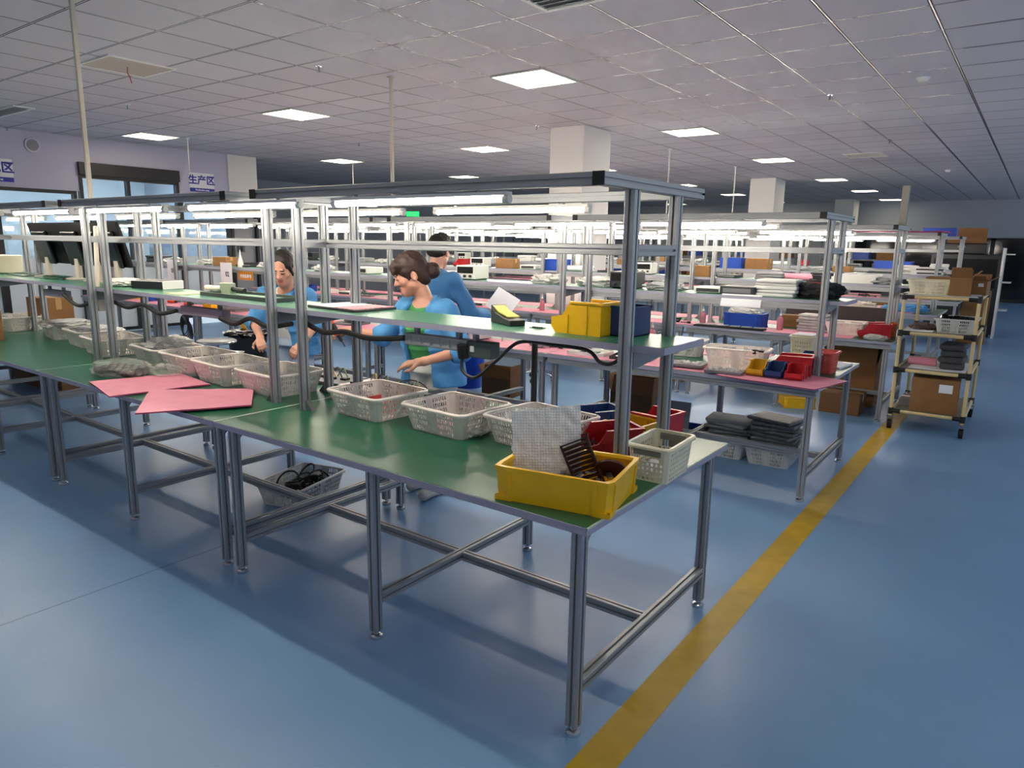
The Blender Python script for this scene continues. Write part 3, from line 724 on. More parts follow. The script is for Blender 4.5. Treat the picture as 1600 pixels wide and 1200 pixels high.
def k_carton(t, rr, c):
    wd, dp, h = rr.uniform(.18, .28), .18, rr.uniform(.07, .14)
    MB().b2((-wd/2, -dp/2, 0), (wd/2, dp/2, h)).build('box_body', CARD, t, bevel=.003); MB().b2((-wd/2-.001, -.02, h*.6), (wd/2+.001, .02, h+.001)).build('packing_tape', TAPE, t)
def k_driver(t, rr, c):
    MB().cyl((-.09, 0, .02), (.02, 0, .02), .019, 14).build('grip', {'orange': ORANGE, 'black': BLACKP}[c], t, True); MB().cyl((.02, 0, .02), (.06, 0, .02), .013, 12).build('chuck', DARKP, t, True); MB().cyl((.06, 0, .02), (.12, 0, .02), .004, 8).build('bit', STEEL, t)
def k_meter(t, rr, c):
    m = {'white': DEVW, 'black': DEVD}[c]
    MB().b2((-.1, -.12, .008), (.1, .12, .13)).build('meter_case', m, t, bevel=.006); MB().b2((-.085, -.124, .06), (.085, -.12, .118)).build('display', SCREEN, t)
    for k in range(3): MB().cyl((-.06+.06*k, -.12, .035), (-.06+.06*k, -.138, .035), .012, 12).build('knob', DARKP, t)
    for s in (-1, 1): MB().b2((s*.08-.01, -.1, 0), (s*.08+.01, .1, .008)).build('rubber_foot', RUBBER, t)
def k_roll(t, rr, c):
    MB().cyl((-.17, 0, .035), (.17, 0, .035), .035, 18).build('roll', {'pink': PINK, 'white': PAPER}[c], t, True); MB().cyl((-.172, 0, .035), (.172, 0, .035), .014, 12).build('core', CARD, t)
def k_laptop(t, rr, c):
    MB().b2((-.16, -.11, 0), (.16, .11, .018)).build('base', DEVG, t, bevel=.003); MB().box((0, .15, .1), (.32, .012, .21), R=Matrix.Rotation(-.35, 3, 'X')).build('lid', DEVD, t, bevel=.003); MB().b2((-.14, -.06, .018), (.14, .09, .0195)).build('keyboard', BLACKP, t)
KIND = {'device': (k_device, 'device', '{} boxed electronic device'), 'bag': (k_bag, 'bag', '{} crumpled bag bundle'), 'tray': (k_tray, 'tray', '{} shallow parts tray'), 'stack': (k_stack, 'stack', '{} foam wrapped stack'),
        'bin': (k_bin, 'bin', '{} open picking bin'), 'coil': (k_coil, 'cable', '{} coiled cable'), 'bottle': (k_bottle, 'bottle', '{} nozzle bottle'), 'carton': (k_carton, 'box', '{} cardboard carton'), 'driver': (k_driver, 'screwdriver', '{} electric screwdriver'),
        'meter': (k_meter, 'instrument', '{} bench meter'), 'roll': (k_roll, 'roll', '{} rolled sheet'), 'laptop': (k_laptop, 'laptop', '{} open laptop')}
CNAME = {'device': 'electronic_device', 'bag': 'plastic_bag', 'tray': 'parts_tray', 'stack': 'foam_stack', 'bin': 'picking_bin', 'coil': 'cable_coil', 'bottle': 'nozzle_bottle', 'carton': 'cardboard_carton', 'driver': 'electric_screwdriver', 'meter': 'bench_meter', 'roll': 'sheet_roll', 'laptop': 'laptop'}
def put(kind, col, loc, rz, label, seed=1, group=None, sc=1):
    f, cat, _ = KIND[kind]; t = thing(CNAME[kind], label, cat, loc, rz, group); f(t, random.Random(seed), col); t.rotation_euler.z = rz + (t.rotation_euler.z if kind == 'bin' else 0); t.scale = (sc,)*3
    return t
# ================================================================ front row: what lies on the green worktops
Z = WT
IR = Matrix
# yellow crate with bubble wrap sheet, racks and parts
crate('stacking_crate', .40, .31, .115, YEL, 'yellow plastic crate on the near corner of the front worktop', (-.205, .215, Z), math.radians(11))
ca = math.radians(11); cw = lambda x, y, z: tuple(V((-.205, .215, Z)) + Matrix.Rotation(ca, 3, 'Z') @ V((x, y, z)))
def bubble_sheet():
    m = MB(); nx, nz = 44, 40; wd, h = .235, .27; P = []
    for s in (0, 1):
        for j in range(nz+1):
            for i in range(nx+1):
                u, v = i/nx-.5, j/nz
                bump = .0035*abs(math.sin(i*math.pi/1.0*.5+.3))*abs(math.sin(j*math.pi*.5+.3)) + .006*noise.noise(V((u*9, v*9, 3)))
                e = .006*noise.noise(V((u*14, v*14, 9))) if (j in (0, nz) or i in (0, nx)) else 0
                P.append(V((u*wd+e, (-1 if s == 0 else 1)*(.006+bump), v*h + e*.7 + .02*u)))
    N = (nx+1)*(nz+1); F = []
    for j in range(nz):
        for i in range(nx):
            k = j*(nx+1)+i; F += [(k, k+1, k+nx+2, k+nx+1), (N+k, N+k+nx+1, N+k+nx+2, N+k+1)]
    B = [j*(nx+1) for j in range(nz+1)], [j*(nx+1)+nx for j in range(nz+1)], list(range(nx+1)), [nz*(nx+1)+i for i in range(nx+1)]
    for L_ in B: F += [(L_[i], L_[i+1], N+L_[i+1], N+L_[i]) for i in range(len(L_)-1)]
    m.add(P, F); return m
o = bubble_sheet().build('bubble_wrap', WRAP, None, True); tag(o, 'upright bubble wrapped board leaning in the yellow corner crate', 'packaging')
o.location = cw(-.075, .0, .012); o.rotation_euler = (-.16, -.06, ca+.28)
for k in range(2):
    m = MB(); m.b2((-.05, -.004, 0), (-.043, .004, .19)).b2((.043, -.004, 0), (.05, .004, .19)); m.b2((-.05, -.004, .185), (.05, .004, .19)).b2((-.05, -.004, 0), (.05, .004, .006))
    for q in range(11): m.box((0, 0, .014+.016*q), (.09, .012, .006), R=Matrix.Rotation(.5, 3, 'X'))
    o = m.build('slotted_rack', M('dark brown plastic', '2c1512', .4)); o.location = cw(.06+.03*k, .045-.03*k, .008); o.rotation_euler = (-.15, -.35-.1*k, ca+.2)
    tag(o, 'dark brown slotted rack standing in yellow crate %s' % ['touching the bubble wrap', 'behind the loose metal parts'][k], 'rack')
m = MB(); rr = random.Random(3)
for k in range(60):
    m.box((rr.uniform(-.13, .16), rr.uniform(-.12, .1), .02+.055*rr.random()), (rr.uniform(.02, .06), rr.uniform(.008, .02), .006), R=Matrix.Rotation(rr.random()*3, 3, 'Z') @ Matrix.Rotation(rr.uniform(-.5, .5), 3, 'X'))
o = m.build('metal_parts', [M('mixed grey metal parts', '77777a', .35, .6, var=.4, scale=30)]); o.location = cw(0, 0, .007); o.rotation_euler.z = ca; o['kind'] = 'stuff'
tag(o, 'loose grey metal strips heaped in the yellow corner crate', 'parts')
m = MB().cyl((0, -.004, .05), (0, .004, .05), .05, 28); o = m.build('grinding_disc', M('dark red disc', '3a1512', .5), smooth=True); o.location = cw(.12, .07, .06); o.rotation_euler = (.7, .1, ca+.3)
tag(o, 'dark red round disc resting in the yellow corner crate', 'disc')
# ivory basket with round holes at the aisle end
basket('ivory', .24, .155, .13, BASK2, 'ivory square-holed basket with grey grips at the worktop end', (-.055, .61, Z), math.radians(92), style='round', taper=.88, hl=True, name='ivory_basket')
for s, n_ in ((-1, 'near'), (1, 'far')):
    pass
m = blob(.1, .16, .05, None, 4, 3, .5); o = m.build('paper_scraps', PAPER, smooth=False); o.location = (-.055, .59, Z+.005); tag(o, 'crumpled white paper lying inside the ivory basket', 'paper')
# three slatted cream baskets
bl = [((-1.54, .60), -4, 'cream slotted basket on the front worktop with salmon parts inside'), ((-1.05, .62), -3, 'cream slotted basket standing second from the yellow crate'), ((-.63, .68), -6, 'cream slotted basket right behind the bubble wrapped board')]
for (x, y), a, l in bl: basket('A', .37, .325, .115, BASK, l, (x, y, Z), math.radians(a), group='cream slotted baskets on the front row')
m = MB().b2((-.1, -.05, 0), (.1, .05, .035)).b2((-.1, -.05, .035), (-.09, .05, .06)).b2((.09, -.05, .035), (.1, .05, .06)); tag(m.build('parts_tray', SALM, loc=(-1.52, .64, Z+.006)), 'salmon red plastic tray inside the basket before the woman', 'tray')
m = blob(.2, .14, .05, None, 8, 3, .5); tag(m.build('plastic_bag', BAGM, smooth=True, loc=(-1.6, .55, Z+.006)), 'white plastic bag wadded beside the salmon tray in its basket', 'bag')
sheet([(-1.17, .52), (-1.0, .5), (-.98, .72), (-1.15, .74)], Z+.008, .004, PINK, 'small pink rubber offcut lying in the middle slotted basket', seed=5)
m = blob(.17, .18, .05, None, 12, 3, .45); tag(m.build('plastic_bag', BAGM, smooth=True, loc=(-.94, .6, Z+.006)), 'milky plastic bag beside pink offcut in the middle slotted basket', 'bag')
m = blob(.18, .16, .045, None, 15, 3, .4); tag(m.build('white_pouch', PAPER, smooth=True, loc=(-.66, .67, Z+.006)), 'white pouch lying in the basket behind the bubble wrap', 'pouch')
m = MB().b2((-.012, -.012, 0), (.012, .012, .045)); tag(m.build('bottle_cap', RED, loc=(-.6, .64, Z+.03)), 'small red cap among white pouches in the basket behind bubble wrap', 'cap')
# bins around the aisle end posts
pick_bin(.15, .24, .115, RED, 'red picking bin with metal screws beside the front aisle post', (-.33, .70, Z), math.radians(-125), name='red_bin')
m = MB(); rr = random.Random(9)
for k in range(70): m.box((rr.uniform(-.05, .09), rr.uniform(-.055, .055), .02+rr.random()*.04), (.012, .005, .005), R=Matrix.Rotation(rr.random()*3, 3, 'Z'))
o = m.build('screws', STEEL); o.location = (-.33, .70, Z); o.rotation_euler.z = math.radians(-125); o['kind'] = 'stuff'; tag(o, 'heap of small metal screws in the red bin by the post', 'screws')
pick_bin(.15, .24, .10, NAVY, 'navy blue picking bin between the red bin and cream basket', (-.555, .99, Z), math.radians(-120), name='navy_bin')
pick_bin(.17, .26, .10, YELD, 'mustard yellow bin behind the front aisle post', (-.36, .91, Z), math.radians(172), name='mustard_bin')
pick_bin(.17, .24, .11, RED, 'larger red bin at the back edge behind the aisle posts', (-.33, 1.085, Z), math.radians(172), name='red_bin')
sheet([(-.78, .98), (-.56, .95), (-.52, 1.12), (-.74, 1.15)], Z, .006, PINK, 'pink rubber square at the back edge behind the basket', seed=3)
# black tube standing at the post line
t = thing('air_hose_tube', 'black vertical tube standing behind the cream basket under front shelf', 'tube', (-.81, .88, Z)); MB().cyl((0, 0, .0), (0, 0, .445), .014, 14).build('tube_body', BLACKP, t, True); MB().lathe([(.03, 0), (.03, .008), (.016, .012)], n=16).build('base_plate', BLACKP, t, True)
# pink rubber sheets over the front edge
dr = lambda p: -0.0 if p.y > 0 else p.y*.25
sheet([(-2.83, -.075), (-2.735, .43), (-3.18, .50), (-3.31, .03)], Z+.002, .007, PINK, 'flat pink rubber sheet overhanging the worktop edge, farther of two', seed=2, edge=PINKD, wave=.003)
sheet([(-2.33, -.185), (-2.08, .26), (-2.42, .50), (-2.80, .12)], Z+.0095, .007, PINK, 'flat pink rubber sheet overhanging the worktop edge, nearer of two', seed=7, edge=PINKD, wave=.003)
sheet([(-1.98, .66), (-1.8, .62), (-1.78, .84), (-2.0, .86)], Z, .006, PINK, 'small pink rubber piece between the seam posts', seed=9)
# baskets farther along
bk = [((-2.335, .61), -3, 'cream basket with pink stained side left of the seam posts'), ((-2.79, .61), -4, 'cream basket second left of the seam posts'), ((-3.21, .64), -2, 'cream basket holding dark metal parts'), ((-3.63, .66), -5, 'cream basket half under a white plastic bag'),
      ((-4.32, .63), -6, 'cream basket right behind the far pair of front posts'), ((-4.86, .73), -6, 'cream basket with grey lid left of the far posts'), ((-5.45, .78), -8, 'cream basket covered by a pale bag at far left'), ((-6.3, .72), 0, 'cream basket standing upright at the left picture edge')]
for (x, y), a, l in bk: basket('B', .385, .32, .12, BASK, l, (x, y, Z), math.radians(a), group='cream slotted baskets on the front row')
for i, (x, y, sx, sy, sz, mt, l) in enumerate([(-2.32, .64, .26, .2, .1, BAGM, 'white plastic bag inside the pink stained basket'), (-2.85, .6, .2, .16, .05, PAPER, 'white paper packets inside the basket second from the seam'), (-4.85, .75, .36, .3, .05, BAGM, 'pale bag heaped over the basket left of far posts'), (-5.42, .76, .44, .36, .06, BAGM, 'pale plastic bag covering the basket at far left'), (-3.6, .66, .3, .26, .1, BAGM, 'white plastic bag spilling out of the fourth basket')]):
    zz = Z+.006 if i in (0, 1) else Z+.095
    tag(blob(sx, sy, sz, None, 20+i, 4, .4).build('plastic_bag' if mt is BAGM else 'paper_packets', mt, smooth=True, loc=(x, y, zz)), l, 'bag' if mt is BAGM else 'paper')
m = MB(); rr = random.Random(4)
for k in range(14): m.box((rr.uniform(-.1, .1), rr.uniform(-.08, .08), .012+rr.random()*.06), (.1, .02, .008), R=Matrix.Rotation(rr.uniform(-.5, .5), 3, 'Z') @ Matrix.Rotation(rr.uniform(-.3, .3), 3, 'X'))
o = m.build('metal_parts', M('dark bronze parts', '4a3f33', .35, .7, var=.3)); o.location = (-3.22, .67, Z+.02); o['kind'] = 'stuff'; tag(o, 'dark metal strips piled inside the third basket', 'parts')
# plastic bag of small dark parts on the worktop
t = thing('parts_bag', 'clear plastic bag of dark ribbed parts before the pink sheets', 'bag', (-3.42, .27, Z), math.radians(12))
m = MB()
for k in range(5):
    for q in range(3): m.cyl((-.15+.06*k, -.06+.055*q, .03), (-.10+.06*k, -.055+.055*q, .034), .026, 12)
m.build('ribbed_part', M('dark ribbed parts', '35332e', .5, var=.5, scale=120), t, True)
blob(.36, .26, .11, None, 31, 4, .3, 2.5).build('bag_film', M('clear bag film', 'd8dad4', .08, bump=.9, bscale=22, alpha=.22), t, True)
blob(.2, .14, .07, None, 33, 4, .5).build('bag_neck', M('clear bag film', 'd8dad4', .08), t, True, loc=(.24, .1, .01))
m = blob(.36, .26, .06, None, 35, 4, .4); tag(m.build('foil_bag', M('silvery film', 'c6c6c0', .15, .3, bump=1, bscale=25), smooth=True, loc=(-3.55, 1.0, Z)), 'crumpled silvery film bag at the back edge behind the far posts', 'bag')
carton(.3, .3, .24, 'brown cardboard box at the left edge of the picture on green worktop', (-5.72, .21, Z), .0)
carton(.3, .26, .27, 'open cardboard carton behind the left edge box', (-6.35, 1.0, Z), .1)
put('coil', 'grey', (-5.5, 1.02, Z), .2, 'grey coiled cables at back edge behind the far left baskets', 3)
put('tray', 'black', (-4.45, 1.0, Z), .1, 'black tray of boards at the back edge behind far front posts', 5)
# work in progress in front of the woman
for i, (x, y, a, l) in enumerate([(-2.35, .98, .1, 'grey metal chassis with wires before the woman in green'), (-1.98, .98, -.05, 'white flat panel with dark clips between the seam posts'), (-1.45, 1.02, .02, 'black flat chassis at the back edge behind the salmon basket')]):
    t = thing('chassis_panel', l, 'chassis', (x, y, Z), a)
    MB().b2((-.18, -.12, 0), (.18, .12, .018)).build('panel_body', [DEVG, DEVW, DARKP][i], t, bevel=.003)
    for k in range(4): MB().b2((-.14+.08*k, -.06+.03*(k % 2), .018), (-.1+.08*k, -.02+.03*(k % 2), .03)).build('clip', BLACKP if i != 2 else DEVG, t)
    if i < 2:
        for k in range(3): cable([(-.1+.05*k, .05, .018), (-.06+.05*k, .06, .07), (0+.05*k, .02, .05), (.04+.05*k, .0, .02)], .004, M('mixed wires %d' % k, ['b59a55', '2c2c2c', '6b7a5a'][k], .5), 'wire', t)
t = thing('wire_bundle', 'tangle of olive and black wires on worktop before the woman', 'wires', (-1.82, 1.04, Z))
for k in range(5): coil(MB(), (.02*k, .01*(k % 3), .004), .05+.01*k, .0035, 2, k, .8).build('wire', M('mixed wires %d' % (k % 3), '333333', .5), t, True)
# ---- on the front shelf
SZ = 1.24
t = thing('display_panel', 'dark edged tray with speckled pink film on the front shelf', 'tray', (-1.78, .66, SZ), -.06)
MB().b2((-.19, -.13, 0), (.19, .13, .012)).build('tray_body', DARKP, t, bevel=.003); MB().b2((-.18, -.12, .012), (.02, .12, .014)).build('film', PAPER, t); MB().b2((.02, -.12, .012), (.18, .12, .0142)).build('pink_film', M('pink speckle film', 'd98a94', .6, var=.5, scale=120), t)
t = thing('tape_dispenser', 'black and yellow desk tape dispenser on the front shelf', 'tape dispenser', (-.80, .66, SZ), -.5)
MB().prism([(-.1, 0), (.1, 0), (.1, .025), (.03, .03), (-.05, .045), (-.1, .075)], -.035, .035, fn=lambda a, b, c: (a, c, b)).build('dispenser_body', BLACKP, t, bevel=.004)
MB().prism([(-.09, .062), (-.04, .046), (.06, .032), (.06, .036), (-.04, .052), (-.09, .07)], -.028, .028, fn=lambda a, b, c: (a, c, b)).build('yellow_top', M('lime yellow plastic', 'b9b23a', .4), t)
pick_bin(.15, .22, .12, YEL, 'yellow picking bin on the front shelf near aisle posts', (-.40, .63, SZ), math.radians(178), name='yellow_bin')
pick_bin(.15, .22, .12, NAVY, 'navy picking bin behind the yellow bin on front shelf', (-.28, .72, SZ), math.radians(178), name='navy_bin') if False else None
t = thing('navy_box', 'navy blue bin beside the yellow bin at shelf end', 'bin', (-.245, .69, SZ)); MB().b2((-.05, -.07, 0), (.05, .07, .004)).b2((-.05, -.07, 0), (-.046, .07, .11)).b2((.046, -.07, 0), (.05, .07, .11)).b2((-.05, -.07, 0), (.05, -.066, .11)).b2((-.05, .066, 0), (.05, .07, .11)).build('bin_shell', NAVY, t); MB().b2((-.055, -.075, .104), (.055, -.066, .112)).b2((-.055, .066, .104), (.055, .075, .112)).build('bin_rim', NAVY, t)
m = MB().b2((-.03, -.015, 0), (.03, .015, .002)); 
for k in range(4): m.b2((-.02+.012*k, -.008, .002), (-.013+.012*k, .004, .006))
tag(m.build('circuit_board', PCB, loc=(-.62, .62, SZ)), 'tiny green circuit board beside the yellow shelf bin', 'circuit board')
t = thing('parts_tray', 'long dark framed tray with green mat on the shelf', 'tray', (-2.66, .68, SZ), 0)
MB().b2((-.36, -.11, 0), (.36, -.095, .022)).b2((-.36, .095, 0), (.36, .11, .022)).b2((-.36, -.095, 0), (-.345, .095, .022)).b2((.345, -.095, 0), (.36, .095, .022)).build('tray_frame', M('dark slate frame', '3b4340', .4), t); MB().b2((-.345, -.095, 0), (.345, .095, .006)).build('tray_mat', M('pale green mat', '8fbda0', .4), t)
t = thing('boxed_device', 'black box device with pale side on the front shelf', 'device', (-3.72, .68, SZ), .3); MB().b2((-.13, -.09, .0), (.13, .09, .055)).build('casing', DEVW, t, bevel=.003); MB().b2((-.13, -.094, .004), (.13, -.09, .052)).build('front_panel', DEVD, t); MB().b2((-.115, -.07, .055), (.115, .07, .058)).build('top_plate', DEVG, t)
t = thing('glue_gun', 'pale tube tool with black handle on the front shelf', 'tool', (-3.02, .72, SZ), .1); MB().cyl((-.16, 0, .035), (0, 0, .035), .015, 12).build('nozzle_tube', DEVW, t, True); MB().b2((0, -.025, .0), (.09, .025, .07)).build('tool_body', M('pale olive casing', '8f9a84', .5), t, bevel=.005); MB().cyl((.09, 0, .035), (.2, 0, .03), .014, 12).build('handle', BLACKP, t, True)
m = blob(.34, .2, .06, None, 41, 4, .25, 3); tag(m.build('bubble_pack', M('white bubble pack', 'd9d8d2', .4, bump=1.0, bscale=70), smooth=True, loc=(-4.12, .65, SZ)), 'white bubble wrapped pack on the front shelf by far posts', 'packaging')
m = MB().b2((-.09, -.1, 0), (.09, .1, .003)); tag(m.build('note_card', M('pale yellow paper', 'e6dd9c', .7), loc=(-3.2, .6, SZ)), 'pale yellow paper slip under the tube tool on the shelf', 'paper')
for i, (x, l) in enumerate([(-5.9, 'thin green circuit board on the shelf under left monitor'), (-5.3, 'thin green circuit board on the shelf under right monitor')]):
    m = MB().box((0, 0, .014), (.36, .14, .003), R=Matrix.Rotation(.12, 3, 'X'))
    for k in range(8): m.box((-.15+.043*k, .01*(k % 3), .018), (.025, .03, .004), R=Matrix.Rotation(.12, 3, 'X'))
    tag(m.build('circuit_board', PCB, loc=(x, .66, SZ)), l, 'circuit board')
# monitors seen from behind, tilted
def monitor(x, y, rz, label, wd):
    t = thing('monitor', label, 'monitor', (x, y, SZ), rz)
    R = Matrix.Rotation(.24, 3, 'X')
    MB().box((0, 0, .275), (wd, .028, .33), R=R).build('monitor_back', SCREEN, t, bevel=.008)
    for q in (-.27, .27): MB().box((q*wd, -.024, .24), (wd*.26, .03, .27), R=R).build('rear_bulge', M('glossy black plastic', '0e0e10', .2), t, bevel=.01)
    MB().box((0, .016, .277), (wd-.03, .004, .305), R=R).build('screen', M('screen glass', '20242a', .1), t)
    for q in (-.27, .27): MB().b2((q*wd-.03, -.02, .0), (q*wd+.03, .01, .2)).build('stand_neck', BEIGE, t); MB().b2((q*wd-.11, -.09, 0), (q*wd+.11, .016, .012)).build('stand_base', BEIGE, t, bevel=.004)
monitor(-5.36, .765, .0, 'wide dark monitor seen from behind on front shelf, left one', 1.02); monitor(-4.575, .765, .0, 'wide dark monitor seen from behind beside the far posts, right one', .53)
t = thing('oscilloscope', 'cream bench instrument with dark display at the left picture edge', 'instrument', (-6.42, .66, SZ), .1)
MB().b2((-.16, -.12, .01), (.16, .12, .16)).build('case', M('cream casing', 'cfc9b0', .5), t, bevel=.006); MB().b2((-.14, -.124, .1), (.1, -.12, .145)).build('display', SCREEN, t)
for k in range(4): MB().cyl((-.1+.06*k, -.12, .045), (-.1+.06*k, -.14, .045), .013, 12).build('knob', DARKP, t)
# sockets and cables under the front shelf
def strip(x, ln, label, m=STEEL, y=.5, z=1.156, sock=True):
    t = thing('power_strip', label, 'power strip', (x, y, z)); MB().b2((-ln/2, -.025, -.025), (ln/2, .025, .025)).build('strip_housing', m, t, bevel=.003)
    if sock:
        n = int(ln/.06)
        for k in range(n): MB().b2((-ln/2+.03+.055*k-.018, -.028, -.018), (-ln/2+.03+.055*k+.018, -.025, .018)).build('socket', M('socket grey', '9a9c9c', .4), t)
    MB().b2((-ln/2+.05, -.01, .025), (-ln/2+.07, .01, .06)).b2((ln/2-.07, -.01, .025), (ln/2-.05, .01, .06)).build('bracket', STEEL, t)
strip(-1.05, .36, 'grey multi-socket power strip below front shelf beside the woman', M('pale steel', 'a9acae', .4, .5)); strip(-2.86, .44, 'mauve grey power strip box below the front shelf, middle bench', M('mauve housing', '8c8792', .5), sock=False); strip(-4.85, .36, 'pale power strip box below front shelf near far posts', M('mauve housing', '8c8792', .5), sock=False)
t = thing('adapter_box', 'dark green box with switch hanging beside the power strip', 'adapter', (-.80, .5, 1.15)); MB().b2((-.06, -.03, -.035), (.06, .03, .03)).build('adapter_case', M('slate green metal', '56615c', .4, .4), t, bevel=.003); MB().b2((-.045, -.033, -.012), (-.025, -.03, .012)).build('switch', DEVW, t); MB().b2((-.05, -.01, .03), (-.03, .01, .065)).build('bracket', STEEL, t)
t = thing('power_plug', 'black plug with hanging lead on front shelf power strip', 'plug', (0, 0, 0)); MB().cyl((-.88, .46, 1.165), (-.88, .47, 1.11), .024, 14).build('plug_body', BLACKP, t, True)
cable([(-.88, .465, 1.12), (-.87, .45, 1.06), (-.80, .45, 1.04), (-.7, .46, 1.12), (-.6, .47, 1.2), (-.45, .47, 1.205), (-.3, .47, 1.2), (-.24, .46, 1.165), (-.19, .46, 1.165), (-.15, .49, 1.2)], .007, BLACKP, 'lead', t)
for i, (pts, l) in enumerate([([(-1.88, .46, 1.17), (-1.75, .46, 1.14), (-1.6, .46, 1.155), (-1.45, .46, 1.14), (-1.3, .47, 1.15), (-1.22, .47, 1.16)], 'thick black cable sagging below the shelf before the woman'), ([(-3.95, .46, 1.17), (-3.7, .46, 1.13), (-3.5, .46, 1.16), (-3.3, .46, 1.12), (-3.1, .46, 1.15)], 'thick black cable sagging below the shelf left of mauve box'), ([(-2.64, .46, 1.14), (-2.5, .46, 1.12), (-2.35, .46, 1.16), (-2.2, .46, 1.13), (-2.0, .46, 1.16)], 'thick black cable sagging below the shelf right of mauve box'), ([(-4.66, .47, 1.16), (-4.5, .46, 1.11), (-4.35, .45, 1.1), (-4.2, .45, 1.13)], 'black cable loop below shelf beside the switch box')]):
    tag(cable(pts, .013, RUBBER, 'power_cable'), l, 'cable')
t = thing('switch_box', 'beige switch box with slanting trunking between the far front posts', 'switch box', (-4.14, .49, 1.08)); MB().b2((-.05, -.035, 0), (.05, .035, .15)).build('box_case', BEIGE, t, bevel=.004); MB().b2((0, -.038, .05), (.035, -.035, .1)).build('switch_plate', M('dark blue switch', '27405c', .4), t); MB().cyl((-.02, 0, .15), (-.17, .09, .56), .016, 8).build('trunking', BEIGE, t)
# hanging coil of black cable behind
t = thing('cable_coil', 'black cable coil hanging from second row bench at left', 'cable', (-7.15, 2.70, .56)); m = MB()
for k in range(6): m.tube([V((.1*(.8+.05*k)*math.cos(a), .008*k, .14*(.8+.05*k)*math.sin(a)-.02*k)) for a in [2*math.pi*i/24 for i in range(24)]], .006, 6, closed=True)
m.build('cable_loop', BLACKP, t, True); cable([(0, 0, .1), (.01, .02, .15), (0, .05, .19)], .005, BLACKP, 'cable_tail', t)
# ---- under the front row
t = basket('C', .33, .46, .13, WIREB, 'grey wire-like basket of black cables on floor under the front bench', (-2.55, .88, 0), math.radians(14), taper=.85)
t = thing('cable_tangle', 'tangled black cables heaped in the basket under front bench', 'cables', (-2.55, .88, .02), math.radians(14)); rr = random.Random(2)
m = MB()
for k in range(16):
    c = V((rr.uniform(-.07, .07), rr.uniform(-.13, .13), .02+.012*(k % 7))); R = rr.uniform(.05, .085); T = Matrix.Rotation(rr.uniform(-.9, .9), 3, 'X') @ Matrix.Rotation(rr.uniform(-.8, .8), 3, 'Y')
    m.tube([c+T @ V((R*math.cos(a), R*1.2*math.sin(a), 0)) for a in [2*math.pi*i/22 for i in range(22)]], .0055, 6, closed=True)
m.build('cable_loop', RUBBER, t, True)
for k in range(3): MB().box((rr.uniform(-.06, .06), rr.uniform(-.12, .12), .09), (.05, .08, .035), rz=rr.random()*3).build('adapter', BLACKP, t, bevel=.004)
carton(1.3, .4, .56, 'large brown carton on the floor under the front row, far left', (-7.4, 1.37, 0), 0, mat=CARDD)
# on the floor between the front and second row
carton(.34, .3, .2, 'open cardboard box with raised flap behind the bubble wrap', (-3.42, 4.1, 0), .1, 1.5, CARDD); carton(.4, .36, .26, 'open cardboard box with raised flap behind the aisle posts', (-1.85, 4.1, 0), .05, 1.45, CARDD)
t = thing('blue_bin', 'tall blue plastic bin on the floor behind the woman in green', 'bin', (-3.98, 4.2, 0)); MB().lathe([(.0, .005), (.15, .0), (.19, .5), (.2, .5), (.2, .52), (.185, .52), (.145, .02), (0, .02)], n=36, cap=False).build('bin_body', M('royal blue plastic', '0f3fb4', .35), t, True); MB().lathe([(.19, .47), (.207, .475), (.207, .522), (.186, .524), (.186, .47)], n=36, cap=False).build('bin_rim', M('royal blue plastic', '0f3fb4', .35), t, True)
crate('blue_tray', .4, .3, .16, BLU, 'open blue plastic tray on the floor beyond the ivory basket', (-1.23, 3.5, .0), .1)
t = thing('cardboard_sheet', 'grey cardboard sheet leaning in the blue floor tray', 'cardboard', (-1.25, 3.46, .02), .1); MB().box((0, 0, .17), (.3, .004, .34), R=Matrix.Rotation(-.2, 3, 'X')).build('sheet_panel', M('grey card', '77797d', .8), t)
# stool and waste bin at left, behind
def stool(x, y, label, h=.55):
    t = thing('round_stool', label, 'stool', (x, y, 0)); MB().lathe([(0, h-.035), (.16, h-.035), (.18, h-.02), (.18, h-.006), (.165, h), (0, h)], n=32, cap=False).build('seat', M('grey seat vinyl', '5f666b', .35), t, True); MB().lathe([(.181, h-.03), (.186, h-.025), (.186, h-.015), (.181, h-.01)], n=32).build('seat_ring', CHROME, t, True)
    MB().cyl((0, 0, .1), (0, 0, h-.03), .02, 12).build('pillar', CHROME, t, True)
    for k in range(5):
        a = k*2*math.pi/5; q = MB().cyl((.0, 0, .12), (.22*math.cos(a), .22*math.sin(a), .07), .014, 10).build('leg', CHROME, t, True)
        MB().cyl((.22*math.cos(a)-.012, .22*math.sin(a), .028), (.22*math.cos(a)+.012, .22*math.sin(a), .028), .028, 14).cyl((.22*math.cos(a), .22*math.sin(a), .03), (.22*math.cos(a), .22*math.sin(a), .075), .008, 8).build('castor', BLACKP, q)
stool(-5.29, 2.0, 'round grey topped stool behind the front row at left', .62); stool(-3.6, 5.0, 'round stool with chrome five-star base behind the second row'); stool(-5.1, 4.9, 'second round stool farther left behind the second row')
t = thing('waste_bin', 'black bag lined waste bin with yellow scrap beside the left woman', 'bin', (-5.42, 2.42, 0)); MB().lathe([(0, 0), (.15, 0), (.19, .62), (.2, .65), (.19, .66), (.17, .6), (0, .5)], n=30, cap=False).build('bin_body', BLACKP, t, True)
blob(.42, .42, .09, None, 51, 4, .25, 4).build('liner_bag', M('black bag film', '0d0d0f', .2, bump=.6, bscale=16), t, True, loc=(0, 0, .6)); MB().box((-.03, -.02, .69), (.12, .004, .09), R=Matrix.Rotation(.5, 3, 'Y') @ Matrix.Rotation(.4, 3, 'X')).build('yellow_scrap', M('yellow card', 'd9a92c', .7), t)
